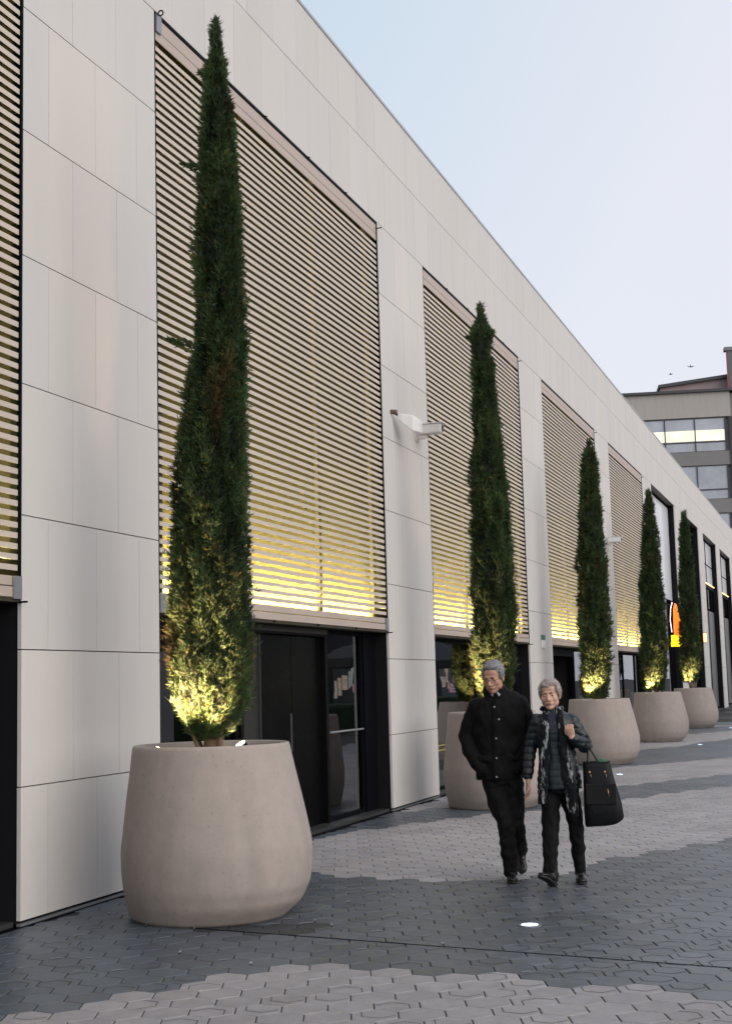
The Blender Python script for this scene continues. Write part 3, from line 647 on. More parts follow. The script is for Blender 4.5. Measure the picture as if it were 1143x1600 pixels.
PP = [(-4.35, 9.15, 'large beige planter nearest the camera, holding the tallest-looking cypress'),
      (-4.34, 17.45, 'planter standing behind the man in the black coat'),
      (-4.42, 26.1, 'planter just right of the woman, above her handbag'),
      (-4.44, 34.7, 'fourth planter along the row, before the orange glowing sign'),
      (-4.46, 43.2, 'farthest planter of the row')]
for i, (x, y_, lb) in enumerate(PP): planter(x, y_, lb, 0)
LB = ['tall dark cypress in the nearest planter, its base lit bright yellow', 'cypress rising behind the head of the man in black', 'cypress behind the grey-haired woman, in the third planter', 'fourth cypress, left of the orange glowing sign', 'last and smallest-looking cypress, right of the orange glowing sign']
for i, (pf, n, ls) in enumerate(((T1, 48000, .78), (T2, 28000, .95), (T3, 15000, 1.25), (T4, 12000, 1.4), (T5, 9000, 1.6))):
    sp = [(4.05, math.pi*1.04, .20), (5.45, math.pi*1.0, .16), (6.2, math.pi, .08)] if i == 0 else ([(6.05, math.pi*1.0, .08)] if i == 1 else [])
    cypress(PP[i][0], PP[i][1], pf, n, 11+i*5, LB[i], ls, sp)
# spotlights: (dx, dy)
for i, (x, y_, lb) in enumerate(PP):
    nm = ('nearest', 'second', 'third', 'fourth', 'farthest')[i]
    spotlight(x-.22, y_-.42, 1.12, (x-.02, y_-.08, 1.8), 'small black spotlight at the left inside the %s planter' % nm, 520 if i == 0 else 430, 8, 54)
    spotlight(x+.06, y_-.49, 1.10, (x+.02, y_-.16, 1.9), 'small spotlight at the front inside the %s planter' % nm, 400 if i == 0 else 240, 8, 50)
    if i == 0: spotlight(x+.27, y_-.36, 1.10, (x+.08, y_-.10, 1.8), 'small spotlight at the front right inside the nearest planter', 150, 8, 46)
    if i == 0: spotlight(x+.20, y_+.16, 1.13, (x+.05, y_-.02, 1.5), 'lit spotlight right of the trunk inside the nearest planter', 45, 30, 70)

# ------------------------------------------------------------------ far office building
FB = empty('office_building', (-13, 114.5, 0), R(11)); tag(FB, 'grey office block with rows of windows rising beyond the end of the stone building', 'building')
M_OB = mat('office_render', (.42, .385, .35), .8, nscale=1.2, namt=.07, stretch=(3, 3, .4)); M_OG = mat('office_grey', (.22, .21, .205), .7, nscale=.7, namt=.08)
M_OW = mat('office_glass', (.40, .42, .47), .12, nscale=.5, namt=.2, spec=1.0); M_OR = mat('roof_dark', (.06, .06, .065), .6); M_OP = mat('pink_render', (.30, .22, .225), .7, nscale=1, namt=.05)
X0, X1 = -30, 5.2
m_ = MB(); m_.box((X0, 0, 0), (X1+10, 14, 24.5)); m_.build('wall', M_OG, FB)
m_ = MB(); m_.box((X0, -.25, 22.55), (X1+.2, 0-.002, 24.62)); m_.build('parapet', M_OB, FB)
m_ = MB(); m_.box((X0-.3, -.5, 24.63), (X1+12, 14.5, 24.85)); m_.build('roof', M_OR, FB)
for fl in range(6):
    zt = 22.45-fl*3.95
    if zt < 3: break
    s_ = MB(); s_.box((X0, -.22, zt-3.9+.02), (X1, -.002, zt-2.75)); s_.build('spandrel', M_OG, FB)
    fr = MB(); n = 0; xx = X1-.25
    while xx > X0+2.4:
        fr.box((xx-.09, -.20, zt-2.72), (xx, -.01, zt)); xx -= 2.42
    fr.box((X0, -.16, zt-2.0), (X1-.25, -.01, zt-1.9)); fr.box((X0, -.18, zt), (X1, -.01, zt+.08))
    fo = fr.build('window', M_OR, FB)
    pn_ = MB(); pn_.box((X0, -.12, zt-2.70), (X1-.34, -.06, zt-2.01)); pn_.box((X0, -.12, zt-1.89), (X1-.34, -.06, zt-.01)); pn_.build('pane', M_OW, fo)
    if fl == 0:
        lw = MB()
        for (xa, za, rr_) in ((-1.0, -1.3, .33), (2.2, -1.6, .35)):
            lw = MB(); lw.ell((xa+2.0, -.115, zt+za), (rr_, .02, rr_*.8), k=14, h=8)
            lw.build('lit_lamp', mat('office_lamp', (1, .9, .7), .5, emit=(1, .88, .62), estr=.65), fo, smooth=True)
        lw = MB(); lw.box((X0, -.122, zt-1.85), (X1-.36, -.119, zt-.95)); lw.build('lit_interior', mat('office_glow', (.6, .55, .42), .3, emit=(.8, .72, .55), estr=.7, nscale=.9, namt=.3), fo)
m_ = MB(); m_.box((X1, -.3, 0), (X1+1.5, 0, 22.5)); m_.build('corner_pier', mat('dark_red_pier', (.05, .035, .045), .5), FB)
# roof-top volume with sloping top
m_ = MB(); z0 = 24.86
pts = [(.0, z0), (12, z0), (12, 26.9), (.0, 25.65)]
m_.grid([[(x_, 1.5, z_) for x_, z_ in pts], [(x_, 9, z_) for x_, z_ in pts]]); m_.build('rooftop_volume', M_OP, FB)
m_ = MB(); m_.grid([[(x_, 1.2, z_) for x_, z_ in ((-.15, 25.5), (12.2, 26.75), (12.2, 27.05), (-.15, 25.75))], [(x_, 9.3, z_) for x_, z_ in ((-.15, 25.5), (12.2, 26.75), (12.2, 27.05), (-.15, 25.75))]]); m_.build('rooftop_roof', M_OR, FB)
m_ = MB(); m_.box((5.55, .6, 24.9), (7.2, 1.15, 28.2)); m_.build('chimney', mat('chimney_grey', (.13, .14, .15), .7), FB)
m_ = MB(); m_.box((5.3, .5, 28.21), (7.5, 1.3, 28.5)); m_.build('chimney_cap', mat('cap_grey', (.2, .21, .22), .7), FB)
m_ = MB(); m_.box((5.42, .62, 24.9), (5.5, .7, 28.2)); m_.build('red_pipe', mat('red_paint', (.5, .08, .08), .5), FB)
# ------------------------------------------------------------------ birds
def bird(loc, rz, roll, label):
    o = empty('bird', loc, rz); o.scale = (.42, .42, .42); o.rotation_euler = (roll, 0, rz); tag(o, label, 'bird')
    m_ = MB(); m_.ell((0, 0, 0), (.05, .15, .045)); m_.ell((0, -.16, .02), (.03, .05, .03)); m_.tube([(0, .12, 0), (0, .26, 0)], [(.03, .01), (.05, .006)], 8, ax=(1, 0, 0))
    for s in (-1, 1):
        m_.tube([(.03*s, -.03, .01), (.2*s, -.08, .09), (.38*s, .05, .04)], [(.012, .07), (.01, .06), (.004, .012)], 8, ax=(0, 0, 1))
    m_.build('body', mat('bird_grey', (.09, .09, .11), .8), o, smooth=True)
bird((-6.39, 60, 14.54), 1.2, 0, 'small dark bird flying level, lower left of the two in the sky')
bird((-5.53, 60, 14.8), .3, 1.1, 'small dark bird banking steeply, upper right of the two in the sky')

# ------------------------------------------------------------------ across the street (seen as reflections in the glass)
OB = empty('shop_building', (17, 20, 0)); tag(OB, 'low dark shop building across the street with lit windows', 'building')
m_ = MB(); m_.box((0, 0, 0), (10, 95, 5.2)); m_.build('wall', mat('shop_wall', (.07, .07, .075), .8), OB)
m_ = MB(); m_.box((-.3, 0, 5.21), (10, 95, 5.4)); m_.build('roof', M_OR, OB)
rs = random.Random(5); GC = [(1, .85, .7), (.85, .75, 1), (1, .75, .55), (.8, .9, .8), (1, .45, .45)]
for i in range(12):
    m_ = MB(); m_.box((-.05, 2+i*7.7, .4), (-.01, 7+i*7.7, 2.8)); wo = m_.build('shop_window', mat('shop_dark', (.03, .05, .045), .3), OB)
    for q in range(6):
        yy_ = 2.3+i*7.7+q*.75; z_ = .6+rs.random()*1.0; c_ = rs.randrange(5)
        m_ = MB(); m_.box((-.09, yy_, z_), (-.051, yy_+.3+.4*rs.random(), z_+.3+.9*rs.random()))
        m_.build('lit_display', mat('display_glow_%d' % c_, GC[c_], .5, emit=GC[c_], estr=.32, nscale=4, namt=.6), wo)
for i in range(5):
    o = empty('banner', (10.5, 46+i*9.5, 0)); tag(o, 'red and white hanging banner on a pole across the street, %s of the row' % ('first', 'second', 'third', 'fourth', 'fifth')[i], 'banner', 'banners across the street')
    m_ = MB(); m_.tube([(0, 0, 0), (0, 0, 5.3)], .05, 8); m_.build('pole', M_GREY, o)
    m_ = MB(); m_.box((-.03, .1, 3.0), (.0, 1.3, 4.2)); m_.build('red_cloth', mat('red_banner', (.45, .04, .06), .7), o)
    m_ = MB(); m_.box((-.03, .1, 4.21), (.0, 1.3, 5.1)); m_.box((-.032, .3, 3.3), (-.0301, 1.0, 3.8)); m_.build('white_cloth', mat('white_banner', (.6, .58, .56), .7), o)
for i, (x, y_) in enumerate(((6.5, 30), (7, 41), (6.4, 52), (7, 64))):
    o = empty('parasol', (x, y_, 0)); tag(o, 'large dark grey parasol across the street, %s along the row' % ('first', 'second', 'third', 'fourth')[i], 'parasol', 'parasols across the street')
    m_ = MB(); c8 = lambda r_, z_: [(r_*math.cos(q*math.pi/4), r_*math.sin(q*math.pi/4), z_) for q in range(8)]
    m_.grid([c8(2.4, 2.25), c8(2.4, 2.6), c8(.05, 3.5)]); m_.build('canopy', mat('parasol_cloth', (.05, .055, .06), .8), o)
    m_ = MB(); m_.tube([(0, 0, 0), (0, 0, 3.5)], .04, 8); m_.build('pole', M_GREY, o)
for i in range(6):
    m_ = MB(); m_.box((4.6, 22+i*8, 0), (5.3, 29.2+i*8, .95)); ho = m_.build('hedge', mat('hedge_green', (.03, .06, .02), .8, nscale=9, namt=.6, bump=1, bscale=20), bevel=.1)
    tag(ho, 'clipped low green hedge block across the street, %s of the row' % ('first', 'second', 'third', 'fourth', 'fifth', 'sixth')[i], 'hedge', 'hedge blocks across the street')

# ------------------------------------------------------------------ people
def remesh(mb, name, m, parent, voxel, smooth=2, disp=None, fac=.5):
    me = mb.mesh(name, m); o = bpy.data.objects.new(name, me); COL.objects.link(o)
    r_ = o.modifiers.new('r', 'REMESH'); r_.mode = 'VOXEL'; r_.voxel_size = voxel
    s_ = o.modifiers.new('s', 'SMOOTH'); s_.iterations = smooth; s_.factor = fac
    bpy.context.view_layer.update()
    me2 = bpy.data.meshes.new_from_object(o.evaluated_get(bpy.context.evaluated_depsgraph_get())); me2.name = name
    o.modifiers.clear(); o.data = me2; bpy.data.meshes.remove(me)
    if not me2.materials:
        me2.materials.append(m if not isinstance(m, list) else m[0])
    if disp:
        nn = [(v.co.copy(), v.normal.copy()) for v in me2.vertices]
        for v, (c_, n_) in zip(me2.vertices, nn): v.co = c_+n_*disp(c_, n_)
    me2.polygons.foreach_set('use_smooth', [True]*len(me2.polygons)); me2.update()
    if parent: o.parent = parent
    return o
def X4(m, pts): return [tuple(m @ Vector(p)) for p in pts]
def add_head(b, m, nose=1.0, fem=False):
    """head geometry into MB b, transformed by m (local face towards -Y, origin at eye level)"""
    s = MB(); j = .98 if fem else 1.0
    s.ell((0, .018, .035), (.074, .093, .082), k=24, h=16)
    s.ell((0, -.018, -.030), (.064*j, .072, .080), k=24, h=16)
    s.ell((0, -.055, -.093), (.028, .026, .022)); s.ell((0, -.03, -.085), (.042*j, .045, .03))
    for q in (-1, 1):
        s.ell((.042*q*j, -.005, -.058), (.026, .045, .036)); s.ell((.040*q, -.050, -.026), (.027, .028, .030))
        s.ell((.079*q, .012, -.006), (.008, .019, .032)); s.ell((.076*q, .018, -.006), (.008, .012, .02))
        s.ell((.012*q, -.092, -.037), (.009, .012, .008)); s.ell((.032*q, -.071, -.001), (.018, .009, .010))
        s.ell((.028*q, -.078, .021), (.024, .012, .0085))
    s.ell((0, -.076, .024), (.02, .012, .010)); s.ell((0, -.062, .05), (.05, .02, .035))
    s.tube([(0, -.080, .012), (0, -.096, -.014), (0, -.107*nose, -.032)], [.0085, .010, .013], 12); s.ell((0, -.103*nose, -.034), (.012, .012, .010))
    s.ell((0, -.083, -.062), (.024, .012, .0055)); s.ell((0, -.082, -.071), (.021, .012, .006)); s.ell((0, -.074, -.062), (.034, .016, .018))
    n = len(b.v); b.v += X4(m, s.v); b.f += [tuple(n+i for i in f) for f in s.f]; b.mi += s.mi; b.tone += s.tone
def head_extras(P, m, hair_mat, fem=False, glasses=False, seed=1):
    eye = MB(); iris = MB(); br = MB(); lip = MB()
    for q in (-1, 1):
        eye.ell((.032*q, -.0745, -.001), (.0125, .0085, .0055), k=14, h=8)
        iris.ell((.032*q, -.0815, -.001), (.0052, .003, .0050), k=12, h=6)
        br.tube([(.016*q, -.088, .019), (.032*q, -.087, .025), (.048*q, -.076, .020)], [(.0035, .004), (.003, .004), (.002, .003)], 8)
    lip.ell((0, -.0935, -.0625), (.021, .004, .0035), k=14, h=6); lip.ell((0, -.0925, -.0705), (.018, .004, .0042), k=14, h=6)
    for mb, nm, mt in ((eye, 'eyes', mat('eye_white', (.30, .27, .25), .3)), (iris, 'irises', mat('eye_iris', (.03, .02, .015), .2)), (br, 'eyebrows', mat('eyebrow', (.10, .085, .08), .9)), (lip, 'lips', mat('lip', (.26, .11, .09), .5))):
        mb.v = X4(m, mb.v); mb.build(nm, mt, P, smooth=True)
    # hair
    h = MB()
    if fem:
        h.ell((0, .032, .050), (.084, .098, .085), k=24, h=14); h.ell((.006, -.034, .094), (.064, .050, .032), Euler((.25, -.25, 0)).to_matrix()); h.ell((0, .07, .0), (.07, .055, .08))
        for q in (-1, 1): h.ell((.077*q, .016, .026), (.014, .045, .045)); h.ell((.070*q, -.030, .050), (.014, .028, .034))
        h.ell((-.018, -.068, .078), (.046, .018, .018), Euler((0, .35, 0)).to_matrix())
    else:
        h.ell((0, .034, .055), (.084, .098, .082), k=24, h=14); h.ell((.004, -.03, .098), (.062, .05, .028), Euler((.12, 0, 0)).to_matrix()); h.ell((0, .07, .0), (.066, .05, .07))
        for q in (-1, 1): h.ell((.076*q, .012, .035), (.014, .045, .045)); h.ell((.074*q, -.02, .02), (.009, .014, .03))
    h.v = X4(m, h.v)
    mi_ = m.inverted()
    def dsp(c_, n_):
        l = mi_ @ c_; a = math.atan2(l.x, l.z+.02)
        return .0025*noise.noise(Vector((a*7+seed, l.y*10, l.z*6)))+.0012*noise.noise(Vector((a*26, l.y*22, seed)))
    ho = remesh(h, 'hair', hair_mat, P, .0045, 2, dsp)
    # loose strands over the hair
    st = MB(); rg = random.Random(seed); me = ho.data; vs = me.vertices; back = (m.to_3x3() @ Vector((0, 1, -.15))).normalized()
    for q in range(1100):
        v = vs[rg.randrange(len(vs))]; n_ = v.normal; t_ = (back-n_*back.dot(n_)); 
        if t_.length < .1: continue
        t_.normalize(); t_ = (t_+Vector((rg.gauss(0, .12), rg.gauss(0, .12), rg.gauss(0, .12)))).normalized(); sd_ = n_.cross(t_)*.0010
        L = .018+.02*rg.random(); p = v.co+n_*.001
        st.quad([p-sd_, p+t_*L*.5+n_*.002-sd_, p+t_*L+n_*(.000+.003*rg.random()), p+t_*L*.5+n_*.002+sd_, p+sd_])
    so = st.build('hair_strands', mat(hair_mat.name+'_strand', tuple(c*1.25 for c in ((.30, .265, .245) if fem else (.19, .19, .20))), .5), ho)
    if glasses:
        gl = MB()
        for q in (-1, 1):
            ring = [(.033*q+.023*math.cos(t*math.pi/9), -.098+.003*abs(math.cos(t*math.pi/9)), -.003+.0165*math.sin(t*math.pi/9)) for t in range(19)]
            gl.tube(ring, .0014, 6); gl.tube([(.056*q, -.094, .003), (.078*q, -.04, .004), (.082*q, .01, .002)], .0014, 6)
        gl.tube([(-.010, -.099, .002), (0, -.102, .005), (.010, -.099, .002)], .0013, 6)
        gl.v = X4(m, gl.v); go = gl.build('glasses', mat('glasses_metal', (.12, .10, .09), .3, metal=.7), P, smooth=True)
def add_hand(b, m, curl, side=1):
    """hand into MB b: wrist at origin, fingers along -Z, palm towards -X*side, thumb towards -Y"""
    s = MB()
    s.tube([(0, 0, .02), (0, 0, -.01), (0, .002, -.05), (0, .002, -.085)], [(.019, .026), (.016, .028), (.0145, .038), (.012, .038)], 14, ax=(1, 0, 0))
    for i, (fy, L) in enumerate(((-.029, .070), (-.010, .079), (.010, .073), (.028, .057))):
        p = Vector((0, fy, -.080)); d = Vector((0, fy*1.6, -1)).normalized(); pts = [p.copy()]; an = 0
        for k_, fr in enumerate((.45, .31, .24)):
            an = curl*(.5 if k_ == 0 else 1)+an
            dd = Matrix.Rotation(an*side, 3, 'Y') @ d
            p = p+dd*L*fr; pts.append(p.copy())
        s.capsules(pts, [.0090, .0082, .0074, .0062], 9)
    pts = [Vector((0, -.018, -.025)), Vector((-.008*side, -.042, -.050)), Vector((-.018*side*(1+curl), -.047, -.077)), Vector((-.024*side*(1+curl), -.040, -.098))]
    s.capsules(pts, [.0125, .0105, .0092, .0075], 9)
    n = len(b.v); b.v += X4(m, s.v); b.f += [tuple(n+i for i in f) for f in s.f]; b.mi += s.mi; b.tone += s.tone
def fold(amp, sc_, seed, zs=.6):
    def f(c_, n_): return amp*noise.noise(Vector((c_.x*sc_, c_.y*sc_, c_.z*sc_*zs+seed)))+amp*.5*noise.noise(Vector((c_.x*sc_*2.3+c_.z*6, c_.y*sc_*2.3, c_.z*sc_*1.2+seed)))
    return f
def shoe(b, heel, toe, r_=.042, h=.05):
    heel = Vector(heel); toe = Vector(toe); d = (toe-heel); L = d.length; d.normalize(); side = d.cross(Vector((0, 0, 1))).normalized(); up = side.cross(d)
    P_ = lambda f, z: heel+d*L*f+up*z
    b.tube([P_(-.14, .02), P_(-.08, .026), P_(.1, .03), P_(.4, .028), P_(.7, .024), P_(.92, .020), P_(1.05, .014)], [(.02, .015), (.033, .026), (.036, .030), (.036, .028), (.046, .024), (.040, .018), (.015, .008)], 14, ax=tuple(side))
    b.tube([P_(-.02, .03), P_(.02, .09)], [(.036, .045), (.038, .045)], 14, ax=tuple(side)); b.tube([P_(.05, .04), P_(.5, .035)], [(.034, .04), (.03, .03)], 12, ax=tuple(side))
    # sole
def sole(b, heel, toe):
    heel = Vector(heel); toe = Vector(toe); d = (toe-heel); L = d.length; d.normalize(); side = d.cross(Vector((0, 0, 1))).normalized(); up = side.cross(d)
    ol = [(-.16, .02), (-.1, .036), (.1, .036), (.4, .033), (.7, .045), (.92, .038), (1.06, .012)]
    for z0_, z1_ in ((-.004, .008),):
        top_ = [heel+d*L*f+side*w_+up*z1_ for f, w_ in ol]+[heel+d*L*f-side*w_+up*z1_ for f, w_ in reversed(ol)]
        bot = [p-up*(z1_-z0_) for p in top_]; b.grid([bot, top_])
    q = heel+d*L*-.14; 
    c_ = [heel+d*L*f+side*w_ for f, w_ in ((-.15, .025), (.12, .034))]+[heel+d*L*f-side*w_ for f, w_ in ((.12, .034), (-.15, .025))]
    b.grid([[p-up*.018 for p in c_], [p-up*.0045 for p in c_]])
M_SKIN = mat('skin', (.46, .26, .185), .6, nscale=25, namt=.05)
M_SKIN2 = mat('skin_fair', (.56, .35, .265), .6, nscale=25, namt=.05)
M_SHOE = mat('black_leather', (.008, .008, .009), .3); M_SOLE = mat('rubber_sole', (.015, .015, .015), .7)

for m_s in (M_SKIN, M_SKIN2):
    pb = m_s.node_tree.nodes['Principled BSDF']; pb.inputs['Subsurface Weight'].default_value = .25; pb.inputs['Subsurface Scale'].default_value = .012; pb.inputs['Subsurface Radius'].default_value = (1, .4, .25)
# --- man
def make_man():
    P = empty('person', (-2.66, 11.02, .009), math.atan2(2.66, 11.02)); P.scale = (.985, .985, .98); tag(P, 'grey-haired man with glasses in a black coat, looking down, hands in his pockets', 'person')
    Mh = Matrix.Translation((-.055, -.072, 1.640)) @ Euler((R(13), R(-3), R(-20))).to_matrix().to_4x4() @ Matrix.Scale(1.04, 4)
    b = MB(); add_head(b, Mh, 1.05)
    b.tube([tuple(Mh @ Vector((0, .03, -.03))), (-.04, .0, 1.52), (-.035, .02, 1.42)], [.056, .058, .07], 16)
    b.tube([(-.025, .01, 1.45), (-.02, .0, 1.36), (-.02, 0, 1.1), (-.02, 0, .9)], [(.14, .09), (.18, .11), (.15, .1), (.16, .11)], 18, ax=(1, 0, 0))
    AL = [(-.185, .012, 1.41), (-.250, .035, 1.30), (-.293, .045, 1.17), (-.262, -.02, 1.05), (-.20, -.07, .96)]; AR = [(.155, .012, 1.41), (.205, .04, 1.30), (.237, .055, 1.16), (.20, -.02, 1.04), (.14, -.065, .96)]
    for A_ in (AL, AR): b.capsules(A_, [.038, .034, .030, .028, .024])
    LL = [(-.09, 0, .88), (.0, -.075, .475), (.028, .0, .085)]; LR = [(.075, 0, .88), (.085, -.03, .475), (.125, .42, .155)]
    for A_ in (LL, LR): b.capsules(A_, [.075, .045, .028])
    for A_, s_ in ((AL, 1), (AR, -1)):
        w_ = Vector(A_[4]); d = Vector((s_*.55, .15, -.8)).normalized(); z_ = -d; x_ = Vector((s_*.2, 1.0, 0)); x_ = (x_-z_*x_.dot(z_)).normalized(); y2 = z_.cross(x_)
        add_hand(b, Matrix.Translation(w_) @ Matrix((x_, y2, z_)).transposed().to_4x4(), .35, -s_)
    remesh(b, 'body', M_SKIN, P, .0036, 9, None, .5)
    head_extras(P, Mh, mat('grey_hair', (.17, .17, .18), .55, nscale=60, namt=.5, stretch=(1, .2, 1)), False, True, 4)
    c = MB()
    c.tube([(-.035, 0, .815), (-.035, 0, .9), (-.03, 0, 1.05), (-.025, 0, 1.2), (-.02, 0, 1.33), (-.015, .005, 1.42), (-.02, .01, 1.475), (-.03, .008, 1.515), (-.04, .0, 1.55), (-.042, .0, 1.565)], [(.182, .138), (.186, .142), (.184, .14), (.214, .142), (.222, .145), (.205, .13), (.175, .105), (.115, .088), (.082, .082), (.074, .078)], 28, ax=(1, 0, 0))
    c.capsules([(-.190, .01, 1.42), (-.250, .035, 1.30), (-.293, .045, 1.17), (-.262, -.02, 1.05), (-.20, -.075, .95), (-.165, -.085, .90)], [.073, .068, .062, .064, .060, .056])
    c.capsules([(.160, .01, 1.42), (.205, .04, 1.30), (.237, .055, 1.16), (.20, -.02, 1.04), (.14, -.07, .95), (.115, -.08, .90)], [.073, .068, .062, .063, .060, .056])
    # collar
    rings = []
    for (z_, r1, r2, cy) in ((1.50, .10, .092, .0), (1.54, .102, .10, -.004), (1.575, .092, .094, .006), (1.57, .080, .082, .006), (1.51, .074, .076, .0)):
        rings.append([(-.04+r1*math.cos(t*math.pi/16), cy+r2*math.sin(t*math.pi/16), z_-.03*max(0, -math.sin(t*math.pi/16))**2) for t in range(32)])
    c.grid(rings)
    # front placket and lapel flap, pocket flaps
    c.tube([(-.045, -.138, .83), (-.045, -.145, 1.1), (-.04, -.147, 1.35), (-.04, -.11, 1.46)], [(.03, .007)]*4, 10, ax=(1, 0, 0))
    for q in (-1, 1): c.tube([(-.03+.10*q, -.125, .97), (-.03+.10*q, -.130, 1.01)], [(.065, .012), (.07, .012)], 10, ax=(1, 0, 0))
    coat = remesh(c, 'coat', mat('black_coat', (.0042, .0042, .005), .75, nscale=40, namt=.3, bump=.3, bscale=300, spec=.16), P, .007, 3, fold(.015, 10, 2.0, .9))
    bv = BVHTree.FromPolygons([v.co.copy() for v in coat.data.vertices], [p.vertices[:] for p in coat.data.polygons])
    for (x_, z_) in ((-.052, 1.405), (-.020, 1.305), (-.047, 1.152), (-.05, .995), (-.055, .845)):
        hit = bv.ray_cast(Vector((x_, -1, z_)), Vector((0, 1, 0)))[0]
        if hit is None: continue
        bt = MB(); bt.tube([(x_, hit.y-.005, z_), (x_, hit.y+.002, z_)], [.0065, .0085], 12); bt.build('button', mat('pewter_button', (.42, .42, .42), .3, metal=.6), coat)
    # shirt collar tips + red lining
    k_ = MB()
    k_.grid([[(-.10, -.073, 1.528), (-.062, -.108, 1.488), (-.05, -.098, 1.52)], [(-.10, -.069, 1.53), (-.062, -.102, 1.49), (-.05, -.092, 1.522)]]); k_.grid([[(-.03, -.098, 1.52), (-.012, -.108, 1.488), (.022, -.073, 1.53)], [(-.03, -.092, 1.522), (-.012, -.102, 1.49), (.022, -.069, 1.532)]])
    k_.build('shirt_collar', mat('pale_shirt', (.28, .30, .32), .8), P)
    k_ = MB(); k_.tube([(-.04+.074*math.cos(t), .002+.076*math.sin(t), 1.573-.004*t) for t in (-.9, -.5, -.1, .3, .7)], .007, 7); k_.build('coat_lining', mat('dark_red_lining', (.10, .015, .02), .8), P, smooth=True)
    t = MB(); t.tube([(-.02, 0, .95), (-.02, 0, .84), (-.01, 0, .78)], [(.15, .11), (.165, .12), (.15, .11)], 20, ax=(1, 0, 0))
    t.capsules([(-.085, 0, .83), (-.045, -.04, .65), (.002, -.075, .475), (.018, -.045, .28), (.030, .0, .10), (.030, .005, .065)], [.098, .088, .072, .064, .058, .056])
    t.capsules([(.065, 0, .83), (.08, -.015, .65), (.085, -.03, .475), (.102, .16, .30), (.122, .39, .20), (.125, .45, .165)], [.098, .084, .070, .062, .056, .052])
    remesh(t, 'trousers', mat('black_trousers', (.005, .0048, .0055), .8, nscale=30, namt=.25, bump=.2, bscale=300, spec=.2), P, .007, 2, fold(.014, 13, 5.0, 1.2))
    for nm, (hl, to) in enumerate((((.032, .035, .012), (.045, -.15, .012)), ((.125, .47, .165), (.122, .36, .018)))):
        s_ = MB(); shoe(s_, hl, to); so = remesh(s_, 'shoe', M_SHOE, P, .005, 2)
        q_ = MB(); sole(q_, hl, to); q_.build('sole', M_SOLE, so)
make_man()

